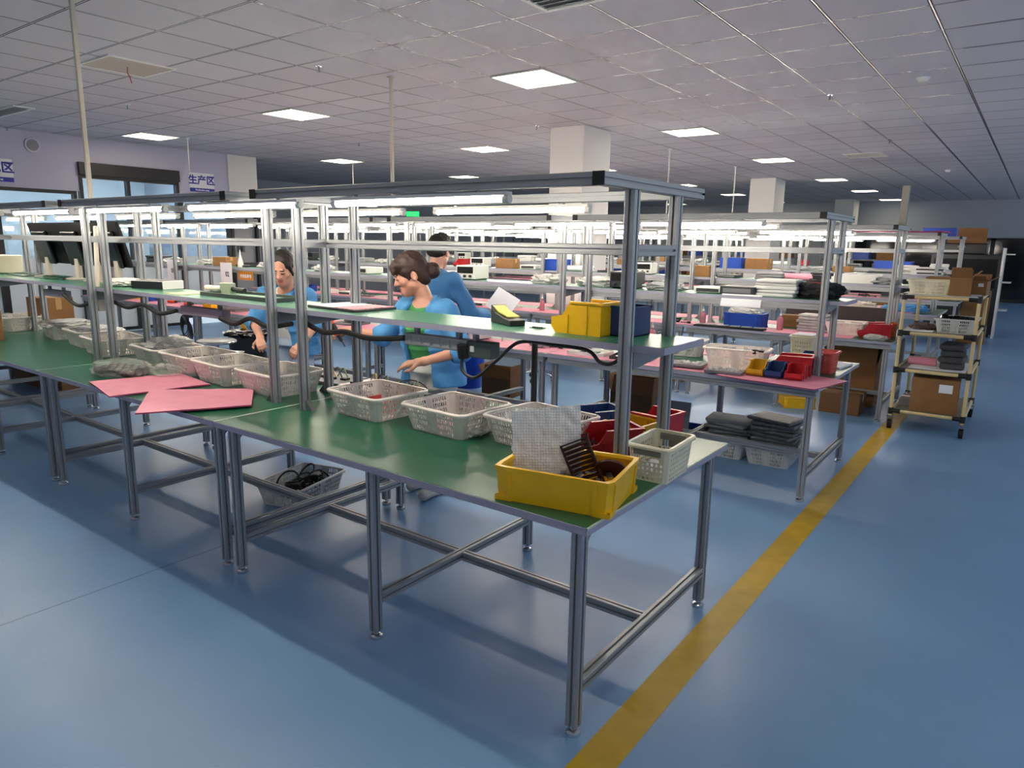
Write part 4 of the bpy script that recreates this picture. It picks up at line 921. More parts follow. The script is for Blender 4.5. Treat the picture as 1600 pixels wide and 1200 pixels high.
# ================================================================ people: one implicit surface per body, meshed with surface nets
class Field:
    def __init__(s, lo, hi, h):
        s.lo = np.array(lo, float); s.h = h; s.n = np.ceil((np.array(hi)-s.lo)/h).astype(int)+1
        s.d = np.full(tuple(s.n), 1.0, np.float32)
    def win(s, lo, hi, pad):
        a = np.maximum(0, np.floor((np.minimum(lo, hi)-pad-s.lo)/s.h).astype(int)); b = np.minimum(s.n, np.ceil((np.maximum(lo, hi)+pad-s.lo)/s.h).astype(int)+1)
        if np.any(b <= a): return None
        g = [s.lo[i]+s.h*np.arange(a[i], b[i]) for i in range(3)]
        return tuple(slice(a[i], b[i]) for i in range(3)), np.stack(np.meshgrid(*g, indexing='ij'), -1)
    def mix(s, sl, q, k, op):
        c = s.d[sl]
        if op == 'sub': q = -q; hk = np.maximum(k-np.abs(c-q), 0)/max(k, 1e-6); s.d[sl] = np.maximum(c, q)+hk*hk*k/4
        else: hk = np.maximum(k-np.abs(c-q), 0)/max(k, 1e-6); s.d[sl] = np.minimum(c, q)-hk*hk*k/4
    def cap(s, a, b, ra, rb=None, k=.015, op='add'):
        a, b = np.array(a, float), np.array(b, float); rb = ra if rb is None else rb
        w_ = s.win(a, b, max(ra, rb)+k+.03)
        if w_ is None: return
        sl, p = w_; ab = b-a; t = np.clip(((p-a)@ab)/max(ab@ab, 1e-9), 0, 1)
        s.mix(sl, np.linalg.norm(p-a-t[..., None]*ab, axis=-1)-(ra+(rb-ra)*t), k, op)
    def ell(s, c, ax, rad, k=.015, op='add'):
        c = np.array(c, float); rad = np.array(rad, float); w_ = s.win(c, c, rad.max()+k+.03)
        if w_ is None: return
        sl, p = w_; q = (p-c)@np.array(ax, float).T; k0 = np.linalg.norm(q/rad, axis=-1); k1 = np.linalg.norm(q/rad**2, axis=-1)
        s.mix(sl, np.where(k1 > 1e-6, k0*(k0-1)/np.maximum(k1, 1e-6), -rad.min()), k, op)
    def sec(s, stations, side, k=.02, op='add', wr=0, wf=18):
        # stack of elliptical sections (centre, half width, half depth) along a spine
        C = np.array([q[0] for q in stations], float); W_ = [q[1] for q in stations]; Dp = [q[2] for q in stations]
        for i in range(len(stations)-1):
            a, b = C[i], C[i+1]; w_ = s.win(a, b, max(W_[i], W_[i+1], Dp[i], Dp[i+1])+k+.03)
            if w_ is None: continue
            sl, p = w_; ab = b-a; L2 = ab@ab; t = ((p-a)@ab)/L2; tc = np.clip(t, 0, 1); ov = (t-tc)*math.sqrt(L2)
            z = ab/math.sqrt(L2); x = np.array(side, float); x = x-z*(x@z); x /= np.linalg.norm(x); y = np.cross(z, x)
            r = p-a-tc[..., None]*ab; u = r@x; v = r@y; wd = W_[i]+(W_[i+1]-W_[i])*tc; dp = Dp[i]+(Dp[i+1]-Dp[i])*tc
            e = np.sqrt((u/wd)**2+(v/dp)**2); d = (e-1)*np.minimum(wd, dp); d = np.where(np.abs(ov) > 1e-6, np.sqrt(np.maximum(d, 0)**2+ov**2)+np.minimum(d, 0)*0, d)
            s.mix(sl, d, k, op)
    def wrinkle(s, amp, f=16, seed=0, band=.05):
        idx = np.argwhere(np.abs(s.d) < band)
        if not len(idx): return
        p = s.lo+idx*s.h; q = p*f+seed
        n = np.sin(q[:, 0]*1.1+1.7*np.sin(q[:, 2]*.7+seed))*np.sin(q[:, 2]*.9+1.3*np.sin(q[:, 1]*.8))+.6*np.sin(q[:, 1]*2.1+q[:, 2]*1.6+np.sin(q[:, 0]*1.3))
        s.d[tuple(idx.T)] += (amp*n).astype(np.float32)
    def mesh(s):
        d = s.d; sg = d < 0; nx, ny, nz = d.shape
        off = [(i, j, k) for i in (0, 1) for j in (0, 1) for k in (0, 1)]
        cnt = np.zeros((nx-1, ny-1, nz-1), np.int8)
        for i, j, k in off: cnt += sg[i:nx-1+i, j:ny-1+j, k:nz-1+k]
        act = np.argwhere((cnt > 0) & (cnt < 8)); idx = np.full((nx-1, ny-1, nz-1), -1, np.int32); idx[tuple(act.T)] = np.arange(len(act))
        acc = np.zeros((len(act), 3)); num = np.zeros(len(act)); val = {o: d[tuple((act+o).T)] for o in off}
        for a in off:
            for ax in range(3):
                if a[ax]: continue
                b = tuple(1 if q == ax else a[q] for q in range(3)); va, vb = val[a], val[b]; m = (va < 0) != (vb < 0)
                t = va[m]/(va[m]-vb[m]); P = np.tile(np.array(a, float), (m.sum(), 1)); P[:, ax] += t; acc[m] += P; num[m] += 1
        v = s.lo+(act+acc/num[:, None])*s.h; F = []
        for ax in range(3):
            A = sg.take(range(0, d.shape[ax]-1), axis=ax); B = sg.take(range(1, d.shape[ax]), axis=ax); e = np.argwhere(A != B); u, w_ = (ax+1) % 3, (ax+2) % 3
            e = e[(e[:, u] > 0) & (e[:, w_] > 0) & (e[:, u] < d.shape[u]-1) & (e[:, w_] < d.shape[w_]-1)]
            def at(du, dw): q = e.copy(); q[:, u] += du; q[:, w_] += dw; return idx[tuple(q.T)]
            f = np.stack([at(-1, -1), at(0, -1), at(0, 0), at(-1, 0)], -1); flip = A[tuple(e.T)]; f[~flip] = f[~flip][:, ::-1]; F.append(f)
        F = np.concatenate(F); F = F[(F >= 0).all(1)]
        for _ in range(1):                    # one light smoothing pass
            sm = v.copy(); c = np.ones(len(v))
            for a, b in ((0, 1), (1, 2), (2, 3), (3, 0)):
                np.add.at(sm, F[:, a], v[F[:, b]]); np.add.at(c, F[:, a], 1); np.add.at(sm, F[:, b], v[F[:, a]]); np.add.at(c, F[:, b], 1)
            v = v*.45+.55*sm/c[:, None]
        return v, F
    def build(s, name, mats, parent, regions=()):
        v, F = s.mesh(); me = bpy.data.meshes.new(name); me.from_pydata(v.tolist(), [], F.tolist()); me.polygons.foreach_set('use_smooth', [True]*len(F))
        for m in mats: me.materials.append(m)
        if regions:
            c = v[F].mean(1); mi = np.zeros(len(F), int)
            for (cc, ax, rad, k) in regions:
                q = (c-np.array(cc))@np.array(ax).T/np.array(rad); mi[(q**2).sum(1) < 1] = k
            me.polygons.foreach_set('material_index', mi.tolist())
        o = bpy.data.objects.new(name, me); COL.objects.link(o)
        if parent: o.parent = parent
        return o
nrm = lambda a: np.array(a, float)/np.linalg.norm(a)
SKIN = M('warm skin', 'c6917a', .5, sss=.06); LIP = M('lips', 'b0645a', .5); BROW = M('dark brow', '2a1c18', .6)
JACK = M('light blue work jacket', '4b90c8', .75, bump=.6, bscale=11); JACK3 = M('mid blue work jacket', '376fa2', .75, bump=.6, bscale=11)
def hand(F, w_, d, n, curl, side, spread=.004, k=.006):
    # w_ wrist, d pointing direction, n palm normal, side=+1 thumb on cross(d,n)
    d, n = nrm(d), nrm(n); n = nrm(n-d*(n@d)); s_ = np.cross(d, n)*side; w_ = np.array(w_, float)
    F.cap(w_-d*.02, w_+d*.02, .024, .026, .02)
    for q in (-.022, -.007, .008, .023): F.cap(w_+d*.015+s_*q*.6, w_+d*.078+s_*q, .013, .0105, .012)
    for i, (q, L_) in enumerate(((.027, .9), (.009, 1.0), (-.009, .95), (-.026, .76))):
        p = w_+d*.08+s_*q; a = curl*(.6+.12*i)
        for sg_, (ln, r) in enumerate(((.036*L_, .0088), (.024*L_, .008), (.019*L_, .0072))):
            dd = d*math.cos(a)+n*math.sin(a)+s_*q*spread*20; e = p+nrm(dd)*ln; F.cap(p, e, r, r*.93, k if sg_ else .009); p = e; a += curl*(.75 if sg_ == 0 else .6)
    p = w_+d*.022+s_*.026
    for ln, r, (cd_, cs, cn) in ((.035, .0125, (.55, .72, .35)), (.028, .0098, (.85, .35, .4)), (.022, .0085, (.95, -.05, .45))):
        e = p+nrm(d*cd_+s_*cs+n*cn*max(.4, curl))*ln; F.cap(p, e, r, r*.9, .008); p = e
def person(cfg):
    J = {k: np.array(v, float) for k, v in cfg['J'].items()}; f = nrm(cfg['face']); fb = nrm(cfg['body']); rb = nrm(np.cross(fb, (0, 0, 1))); h = cfg.get('h', .0045)
    r = nrm(np.cross(f, (0, 0, 1))); u = np.cross(r, f); HA = (r, f, u); hc = J['head']; X = lambda a, b, c: hc+r*a+f*b+u*c
    pts = np.stack(list(J.values())); lo = pts.min(0)-.26; hi = pts.max(0)+.22; lo[2] = -.01
    B = Field(lo, hi, h); s_ = 1
    # head
    B.ell(X(0, -.012, .03), HA, (.074, .092, .088), .01); B.ell(X(0, .028, -.038), HA, (.058, .062, .074), .03); B.cap(X(0, .06, -.092), X(0, .066, -.096), .021, .021, .035)
    B.cap(X(-.045, .01, -.07), X(0, .058, -.094), .022, .022, .03); B.cap(X(.045, .01, -.07), X(0, .058, -.094), .022, .022, .03)
    B.cap(X(0, .086, .002), X(0, .106, -.032), .0075, .0115, .012); B.ell(X(.012, .092, -.036), HA, (.009, .01, .008), .008); B.ell(X(-.012, .092, -.036), HA, (.009, .01, .008), .008)
    B.ell(X(0, .086, -.060), HA, (.021, .011, .0065), .006); B.ell(X(0, .083, -.069), HA, (.018, .011, .0065), .006)
    for q in (-1, 1):
        B.ell(X(q*.04, .058, -.028), HA, (.022, .02, .02), .02); B.ell(X(q*.031, .083, -.001), HA, (.017, .013, .011), .008); B.ell(X(q*.031, .088, .018), HA, (.022, .008, .007), .01)
        B.ell(X(q*.076, -.012, -.018), HA, (.010, .02, .031), .006); B.ell(X(q*.084, -.008, -.016), HA, (.006, .010, .018), .004, 'sub')
    B.cap(J['neck'], X(0, -.022, -.06), .05, .049, .03)
    # trunk, arms, legs
    sh = .155*cfg.get('wide', 1)
    ch, pv = J['chest'], J['pelvis']; ax = rb
    B.sec([(J['neck']-np.array((0, 0, .01)), .06, .055), (ch+(J['neck']-ch)*.45, .15, .085), (ch, .155, .105), ((ch+pv)/2, .135, .1), (pv, .16, .115)], ax, .04)
    for sd in ('r', 'l'):
        S_, E_, W_ = J['sh_'+sd], J['el_'+sd], J['wr_'+sd]
        B.cap(ch+(J['neck']-ch)*.5, S_, .06, .052, .04); B.cap(S_, E_, .05, .037, .03); B.cap(E_, W_, .038, .025, .02)
        hd = cfg['hand_'+sd]; hand(B, W_+nrm(hd[0])*.025, hd[0], hd[1], hd[2], hd[3])
        q = 1 if sd == 'r' else -1; hp = pv+rb*q*.085-np.array((0, 0, .03)); kn = J['kn_'+sd]; an = J['an_'+sd]
        B.cap(hp, kn, .085, .055, .03); B.cap(kn, an, .054, .036, .02); B.cap(an, an+fb*.12-np.array((0, 0, an[2]-.035)), .035, .03, .02)
    reg = [(X(0, .09, -.065), HA, (.024, .03, .0125), 1)]
    for q in (-1, 1): reg += [(X(q*.031, .095, .0185), HA, (.022, .03, .0048), 2), (X(q*.031, .096, -.0045), HA, (.0165, .03, .0042), 2)]
    b = B.build('person', [SKIN, LIP, BROW], None, reg); tag(b, cfg['label'], 'person')
    # hair
    Hh = Field(hc-.2, hc+.2, .004)
    cfg['hair'](Hh, X, HA); Hh.wrinkle(.0016, 70, 2, .03); Hh.build('hair', [M(cfg['hairname'], cfg['haircol'], .62, bump=.25, bscale=120)], b)
    # shirt
    ex = .012
    T = Field(lo, hi, .006); T.sec([(J['neck']-np.array((0, 0, .012)), .075, .066), (ch+(J['neck']-ch)*.45, .165, .098), (ch, .168, .12), ((ch+pv)/2, .152, .118), (pv+np.array((0, 0, .03)), .168, .125)], ax, .03)
    T.cap(J['neck']+np.array((0, 0, .0)), X(0, -.01, -.02), .058, .06, .01, 'sub'); T.ell(J['neck']+fb*.055+np.array((0, 0, .005)), (rb, fb, (0, 0, 1)), (.06, .05, .05), .01, 'sub')
    T.wrinkle(.0022, 26, 1); T.build('shirt', [M(cfg['shirt'][0], cfg['shirt'][1], .8)], b)
    # trousers
    P = Field(lo, hi, .008)
    P.sec([(pv+np.array((0, 0, .055)), .158, .118), (pv-np.array((0, 0, .06)), .172, .128)], ax, .03)
    for sd, q in (('r', 1), ('l', -1)):
        hp = pv+rb*q*.085-np.array((0, 0, .05)); P.cap(hp, J['kn_'+sd], .096, .068, .03); P.cap(J['kn_'+sd], J['an_'+sd]+np.array((0, 0, .01)), .068, .055, .02)
    P.wrinkle(.003, 24, 4); P.build('trousers', [M(cfg['legs'][0], cfg['legs'][1], .8)], b)
    # shoes
    for sd in ('r', 'l'):
        an = J['an_'+sd]; Q = Field(an-.3, an+.3, .006); t0 = np.array((an[0], an[1], .04)); Q.cap(t0-fb*.05, t0+fb*.13, .04, .036, .02); Q.cap(t0, an-np.array((0, 0, .01)), .042, .046, .02)
        w_ = Q.win(an-.3, an+.3, 0); Q.d[w_[0]] = np.maximum(Q.d[w_[0]], .002-w_[1][..., 2]); Q.build('shoe', [M(cfg['shoe'][0], cfg['shoe'][1], .6)], b)
    # jacket, open at the front
    K = Field(lo, hi, .0055); hem = pv+np.array((0, 0, cfg.get('hem', -.13)))
    K.sec([(J['neck']-np.array((0, 0, .0)), .085, .078), (ch+(J['neck']-ch)*.45, .178, .112), (ch, .186, .142), ((ch+pv)/2, .188, .15), (pv, .205, .162), (hem, .222, .172)], ax, .03)
    for sd in ('r', 'l'):
        S_, E_, W_ = J['sh_'+sd], J['el_'+sd], J['wr_'+sd]; tl = cfg.get('sleeve', .12)
        K.cap(ch+(J['neck']-ch)*.5, S_, .072, .068, .04); K.cap(S_, E_, .068, .06, .03); K.cap(E_, E_+(W_-E_)*tl, .06, .062, .02)
        K.cap(E_+(W_-E_)*(tl+.02), E_+(W_-E_)*(tl+.45), .046, .05, .004, 'sub')
    K.wrinkle(.0052, 20, cfg.get('seed', 3))
    zz = np.array((0, 0, 1.))
    if not cfg.get('closed'):
        w_ = K.win(lo, hi, 0); p = w_[1]; tt = np.clip(((ch[2]+.06)-p[..., 2])/(ch[2]+.06-hem[2]), -.3, 1)[..., None]; cen = ch+(hem-ch)*np.clip(tt, 0, 1)
        q = p-cen; lat = q@rb; fr = q@fb; o0, o1 = cfg.get('open', (-.06, .07)); wid = 1+.5*np.clip(tt[..., 0], 0, 1)
        d = np.maximum(np.maximum((o0*wid)-lat, lat-(o1*wid)), -fr+.01); K.d = np.maximum(K.d, -d.astype(np.float32))
    K.cap(J['neck']-zz*.02+fb*.01, X(0, 0, 0), .062, .075, .01, 'sub')
    for q in (-1, 1):                          # collar flaps
        c0 = J['neck']+rb*q*.07-fb*.03+zz*.005; c1 = J['neck']+rb*q*.085+fb*.085-zz*.045; c2 = J['neck']+rb*q*.115+fb*.115-zz*.12
        K.cap(c0, c1, .014, .014, .012); K.cap(c1, c2, .016, .012, .012)
    K.cap(J['neck']+rb*.06-fb*.05+zz*.015, J['neck']-rb*.06-fb*.05+zz*.015, .016, .016, .012)
    K.build('jacket', [cfg.get('jmat', JACK)], b)
    return b
# woman in the green shirt, leaning over the bench
def hair1(F, X, A):
    F.ell(X(0, -.018, .035), A, (.088, .103, .098), .01); F.ell(X(0, -.06, -.03), A, (.078, .06, .075), .03)
    F.ell(X(0, .075, -.055), A, (.082, .062, .088), .008, 'sub'); F.ell(X(0, .055, .072), A, (.07, .045, .035), .02); F.ell(X(0, .086, .05), A, (.058, .02, .034), .012)
    for q in (-1, 1): F.cap(X(q*.07, .03, .03), X(q*.073, .022, -.03), .014, .007, .012)
    F.ell(X(0, -.135, -.035), A, (.05, .045, .05), .012)
    F.ell(X(.085, -.012, -.02), A, (.02, .022, .034), .004, 'sub'); F.ell(X(-.085, -.012, -.02), A, (.02, .022, .034), .004, 'sub')
person(dict(label='woman in a blue jacket over a green shirt, leaning, holding a screwdriver', face=(-.64, -.72, -.40), body=(.12, -.99, 0), seed=3, h=.004,
    J=dict(head=(-2.075, 1.375, 1.385), neck=(-2.005, 1.43, 1.225), chest=(-2.0, 1.43, 1.09), pelvis=(-2.0, 1.5, .84), sh_r=(-2.165, 1.43, 1.165), el_r=(-2.31, 1.37, .985), wr_r=(-2.5, 1.27, 1.005), sh_l=(-1.845, 1.44, 1.165), el_l=(-1.70, 1.42, .945), wr_l=(-1.86, 1.27, .885),
           kn_r=(-2.1, 1.47, .44), an_r=(-2.1, 1.5, .08), kn_l=(-1.93, 1.44, .44), an_l=(-1.92, 1.42, .08)),
    hand_r=((-.9, -.35, .05), (.15, -.2, -1), 1.15, -1), hand_l=((-.85, -.5, -.18), (-.4, .2, -1), .35, 1), open=(-.065, .085),
    hair=hair1, hairname='dark brown hair', haircol='2e1812', shirt=('green cotton shirt', '3f8f52'), legs=('white trousers', 'd6d3cb'), shoe=('pale grey shoe', 'b9b6ae')))
t = thing('electric_screwdriver', 'black and orange electric screwdriver held by woman in green', 'screwdriver', (-2.575, 1.225, .985)); t.rotation_euler = (.35, -.35, 0)
MB().lathe([(0, -.005), (.017, 0), (.02, .02), (.02, .10), (.016, .115), (0, .118)], n=18).build('grip', BLACKP, t, True); MB().lathe([(.021, .075), (.0225, .08), (.0225, .118), (.017, .125), (0, .127)], n=18).build('orange_cap', ORANGE, t, True)
MB().lathe([(.0215, -.002), (.0215, .012), (.018, .014)], n=18).build('orange_ring', ORANGE, t, True); MB().lathe([(0, -.09), (.004, -.09), (.004, -.05), (.011, -.05), (.013, -.005), (0, -.004)], n=14).build('chuck', DARKP, t, True)
# woman at the left bench
def hair2(F, X, A):
    F.ell(X(0, -.02, .033), A, (.086, .1, .094), .01); F.ell(X(0, -.06, -.03), A, (.076, .055, .08), .03)
    F.ell(X(0, .085, -.045), A, (.078, .07, .092), .008, 'sub'); F.ell(X(0, .098, .035), A, (.064, .05, .06), .012, 'sub')
    for q in (-1, 1): F.cap(X(q*.07, .035, .03), X(q*.076, .025, -.05), .012, .006, .012)
    F.ell(X(0, -.12, .0), A, (.04, .05, .06), .015)
o = person(dict(label='woman in a light blue jacket and white shirt, looking down at bench', face=(.50, -.74, -.40), body=(.30, -.95, 0), seed=8, h=.005,
    J=dict(head=(-3.505, 1.50, 1.37), neck=(-3.56, 1.57, 1.215), chest=(-3.6, 1.6, 1.08), pelvis=(-3.66, 1.68, .83), sh_r=(-3.775, 1.54, 1.15), el_r=(-3.86, 1.47, .95), wr_r=(-3.62, 1.36, .86), sh_l=(-3.44, 1.65, 1.15), el_l=(-3.29, 1.6, .95), wr_l=(-3.2, 1.44, .87),
           kn_r=(-3.72, 1.62, .44), an_r=(-3.74, 1.65, .08), kn_l=(-3.55, 1.68, .44), an_l=(-3.54, 1.7, .08)),
    hand_r=((.75, -.5, -.25), (.3, .3, -1), .6, -1), hand_l=((.1, -.75, -.5), (-.4, -.2, -1), .6, 1), open=(-.06, .07),
    hair=hair2, hairname='black hair', haircol='17110f', shirt=('white cotton shirt', 'd8d5cf'), legs=('pale jeans', '9fb0c4'), shoe=('dark shoe', '33343a')))
q = MB(); 
q.cyl((-3.212, 1.465, .878), (-3.205, 1.452, .871), .031, 20); q.build('wristwatch', STEEL, o, True)
# man from behind at the second row
def hair3(F, X, A):
    F.ell(X(0, -.018, .035), A, (.084, .1, .092), .01); F.ell(X(0, -.06, -.01), A, (.076, .055, .055), .02); F.ell(X(0, .085, -.04), A, (.08, .075, .09), .008, 'sub')
    F.ell(X(.02, .0, .1), A, (.06, .06, .035), .03)
person(dict(label='man with short black hair in a blue jacket, seen from behind', face=(-.25, .9, -.22), body=(-.12, .99, 0), seed=5, h=.0065, closed=True, wide=1.1,
    J=dict(head=(-2.735, 2.36, 1.505), neck=(-2.73, 2.31, 1.36), chest=(-2.73, 2.28, 1.2), pelvis=(-2.74, 2.24, .92), sh_r=(-2.55, 2.31, 1.285), el_r=(-2.47, 2.42, 1.03), wr_r=(-2.5, 2.66, 1.0), sh_l=(-2.91, 2.27, 1.285), el_l=(-3.0, 2.38, 1.03), wr_l=(-2.92, 2.62, 1.0),
           kn_r=(-2.64, 2.27, .48), an_r=(-2.63, 2.24, .08), kn_l=(-2.84, 2.25, .48), an_l=(-2.85, 2.22, .08)),
    hand_r=((-.1, .9, -.3), (-.2, 0, -1), .6, -1), hand_l=((.1, .9, -.3), (.2, 0, -1), .6, 1), sleeve=.7, hem=-.1, jmat=JACK3,
    hair=hair3, hairname='black hair', haircol='17110f', shirt=('white cotton shirt', 'd8d5cf'), legs=('dark trousers', '2b2f3a'), shoe=('dark shoe', '33343a')))
# ================================================================ second and third rows, aisle end
Y2, Y3, Y4, Y5 = ROWY[1:]
sheet([(-.62, Y2-.05), (.0, Y2-.12), (.10, Y2+.30), (-.50, Y2+.50)], WT+.002, .006, PINK, 'pink rubber sheet overhanging the second row end at the aisle', seed=11, edge=PINKD, wave=.004)
for x, m, l in [(-.415, YELD, 'yellow open bin, leftmost of the second row aisle bins'), (-.30, NAVY, 'small navy open bin between yellow and red second row bins'), (-.175, RED, 'small red open bin nearest the second row aisle post')]:
    pick_bin(.1, .16, .085, m, l, (x, Y2+.14, WT+.014), math.radians(-88))
pick_bin(.15, .28, .12, RED, 'large red bin behind the three small second row bins', (-.27, Y2+.32, WT+.014), math.radians(-168)); pick_bin(.16, .2, .13, NAVY, 'navy bin beside the second row aisle post', (-.22, Y2+.52, WT+.002), math.radians(-170))
basket('L', .42, .2, .14, BASK, 'long cream slotted basket on the second row worktop', (-.62, Y2+.34, WT+.003), math.radians(8))
t = thing('clip', 'dark clip hooked on the rim of the long cream basket', 'clip', (-.46, Y2+.26, WT+.14)); MB().b2((-.04, -.01, 0), (.04, .012, .012)).b2((-.03, -.014, -.015), (-.01, .016, .012)).build('clip_body', M('dark brown plastic', '2c1512'), t)
for i, (x, y, l) in enumerate([(-.90, .15, 'grey component tray left of the long cream basket'), (-.60, .06, 'grey component tray before the long cream basket')]):
    t = thing('component_tray', l, 'tray', (x, Y2+y, WT+.012), math.radians(6)); MB().b2((-.12, -.075, 0), (.12, .075, .02)).build('tray_body', M('grey tray plastic', '6f6e72', .5), t, bevel=.003)
    m = MB(); rr = random.Random(i)
    for k in range(24): m.box((rr.uniform(-.1, .1), rr.uniform(-.05, .05), .026), (.014, .012, .012))
    m.build('white_component', DEVW, t)
basket('W', .3, .22, .12, WIREB, 'grey white basket holding a device beside second row tray', (-1.14, Y2+.68, WT+.003), .2); put('device', 'white', (-1.14, Y2+.68, WT+.09), .2, 'white device lying in the grey white second row basket', 2)
basket('salmon', .12, .16, .14, SALM, 'salmon basket behind the second row aisle posts', (-.10, Y2+.60, WT+.002), 0, style='round', taper=.85)
o = sheet([(-.05, Y2+.78), (-.02, Y2+1.05), (-.22, Y2+1.08), (-.24, Y2+.82)], WT, .012, PAPER, 'white foam board on the second row aisle end', seed=4, name='foam_board', cat='board')
basket('ivory2', .16, .2, .2, BASK2, 'tall ivory basket with square holes behind the second row bins', (-.33, Y2+.92, WT), 0, style='round', taper=.9, name='ivory_basket'); t = tag(MB().b2((-.07, -.09, 0), (.07, .09, .004)).build('loose_card', PAPER, loc=(-.33, Y2+.92, WT+.207)), 'white card lid on the tall ivory second row basket', 'lid')
put('driver', 'orange', (-1.75, Y2+.9, WT+.003), .4, 'orange electric screwdriver on the second row back mat', 4); put('bottle', 'pink', (-1.55, Y2+.95, WT+.003), 0, 'pink nozzle bottle on the second row beside the screwdriver', 4)
# second row shelf
for k, c, x, y, s, l in [('device', 'white', -.94, .62, 3, 'white box on the second row shelf, left of dark device'), ('device', 'black', -.70, .58, 5, 'dark device with yellow marks on the second row shelf'), ('stack', 'white', -.46, .6, 6, 'white foam wrapped device on the second row shelf near the post'), ('bag', 'grey', -1.3, .6, 9, 'grey bag bundle on the second row shelf beyond yellow bin'), ('bag', 'white', -1.9, .62, 10, 'white bag bundle at the second row shelf seam'), ('bag', 'white', -2.35, .6, 12, 'white crumpled bags on the second row shelf by the woman'), ('meter', 'black', -1.62, .6, 2, 'black square box on the second row shelf behind dispenser'), ('meter', 'white', -3.2, .6, 2, 'white meter on the second row shelf left of the man'), ('stack', 'white', -3.6, .6, 15, 'white foam wrapped stack on the second row shelf at left'), ('device', 'white', -4.6, .6, 17, 'white device on the second row shelf, far left'), ('bag', 'white', -5.3, .6, 18, 'white bag bundle on the second row shelf, farther left')]:
    put(k, c, (x, Y2+y, 1.24), .1*math.sin(s), l, s)
t = thing('black_bag', 'black cloth bag with red stripe on second row shelf end', 'bag', (-.2, Y2+.63, 1.24)); blob(.3, .2, .13, None, 61, 4, .3).build('bag_body', M('black cloth', '17151a', .8), t, True); MB().tube([(-.1, -.03, .08), (-.03, -.05, .105), (.05, -.06, .1), (.11, -.04, .06)], .006, 6).build('stripe', M('dark red tape', '8a2430', .6), t)
sheet([(-.80, Y2+.425), (-.52, Y2+.425), (-.52, Y2+.46), (-.80, Y2+.46)], 1.245, .003, PAPER, 'white cloth draped over the second row shelf edge', droop=lambda p: -max(0, (Y2+.452-p.y))*3.0-.0, name='draped_cloth', cat='cloth', cuts=10)
# second row worktop seen behind the woman and under the front shelf
for k, c, x, y, s, l in [('meter', 'white', -2.9, .25, 5, 'white box on the second row worktop left of the man'), ('bin', 'red', -3.7, .3, 5, 'red open bin on the second row worktop left of the man'), ('tray', 'white', -1.7, .2, 7, 'white parts tray on the second row worktop behind dispenser'), ('tray', 'black', -1.35, .22, 8, 'black parts tray on second row worktop behind yellow bin'), ('coil', 'grey', -2.2, .25, 8, 'grey coiled cable on the second row worktop beside the man'), ('laptop', 'black', -4.5, .25, 8, 'open laptop on the second row worktop at left'), ('coil', 'black', -5.3, .25, 9, 'black coiled cable on the second row worktop, far left')]:
    put(k, c, (x, Y2+y, WT+.003), .2*math.sin(s), l, s)
basket('B', .385, .32, .12, BASK, 'cream basket on second row worktop left of woman in green', (-3.35, Y2+.22, WT+.003), .1, group=None)
t = thing('tilted_paper', 'white tilted paper sheet clipped before the woman in green', 'paper', (-2.62, Y2+.3, .98), .3); MB().box((0, 0, .1), (.22, .002, .2), R=Matrix.Rotation(.5, 3, 'Y') @ Matrix.Rotation(-.5, 3, 'X')).build('paper_sheet', PAPER, t); MB().cyl((0, 0, -.23), (0, 0, .08), .004, 6).build('clip_stand', STEEL, t)
# A4 notices hung from the second row shelf, left
for i, (x, l, s) in enumerate([(-6.9, 'white paper notice hanging on second row beside the orange plaque', '02'), (-8.15, 'white paper notice hanging on second row beyond the far posts', '01')]):
    t = thing('paper_notice', l, 'notice', (x, Y2+.42, 1.13)); MB().b2((-.12, -.003, -.16), (.12, 0, .16)).build('notice_sheet', PAPER, t)
    text_mesh('lettering', s, .08, (.02, -.0035, .02), (math.pi/2, 0, 0), BLACKP, t)
t = thing('orange_notice', 'small orange plaque with pale lettering left of the woman', 'notice', (-6.5, Y2+.42, 1.15)); MB().b2((-.15, -.004, -.05), (.15, 0, .05)).build('plaque', M('orange plaque', 'c07a1e', .6), t); text_mesh('lettering', '作业指导书', .045, (0, -.0045, -.01), (math.pi/2, 0, 0), PAPER, t)
t = thing('white_cone', 'white cone nozzle bottle on second row shelf left of woman', 'bottle', (-6.72, Y2+.5, 1.24)); MB().lathe([(0, 0), (.035, 0), (.033, .05), (.008, .15), (.004, .2), (0, .2)], n=18).build('cone_body', DEVW, t, True)
# third row, aisle end
crate('blue_crate', .40, .26, .15, BLU, 'blue plastic crate with white bags on the third row worktop', (-1.42, Y3+.26, WT+.003), .05); tag(blob(.3, .2, .1, None, 71, 4, .5).build('plastic_bag', BAGM, smooth=True, loc=(-1.45, Y3+.28, WT+.11)), 'white bag heaped in the blue third row crate', 'bag')
put('bottle', 'pink', (-1.06, Y3+.22, WT+.003), 0, 'pink nozzle bottle beside blue crate on the third row', 4); put('bottle', 'pink', (-1.82, Y3+.1, WT+.003), 0, 'pink nozzle bottle left of blue crate on third row', 4)
t = thing('board_rack', 'long black tray of grey boards on the third row front edge', 'tray', (-1.52, Y3+.06, WT+.003), .03); MB().b2((-.36, -.06, 0), (.36, .06, .014)).build('tray_body', BLACKP, t)
for k in range(6): MB().box((-.3+.12*k, 0, .022), (.1, .09, .006), rz=.15).build('board', M('pale grey board', '9aa0a2', .4, var=.3, scale=40), t)
for k in range(6):
    tag(MB().box((0, 0, .014), (.3-.015*(k % 3), .2, .026), rz=.1*((-1)**k)).build('wrapped_board', M('pale film wrapped panel', 'a9a8a6', .4, var=.15, scale=20, bump=.4, bscale=30), bevel=.008, loc=(-.78, Y3+.42, WT+.003+.028*k)), 'pale film wrapped panel in third row pile, %s from the bottom' % ORD[k], 'panel', 'film wrapped panels piled on the third row')
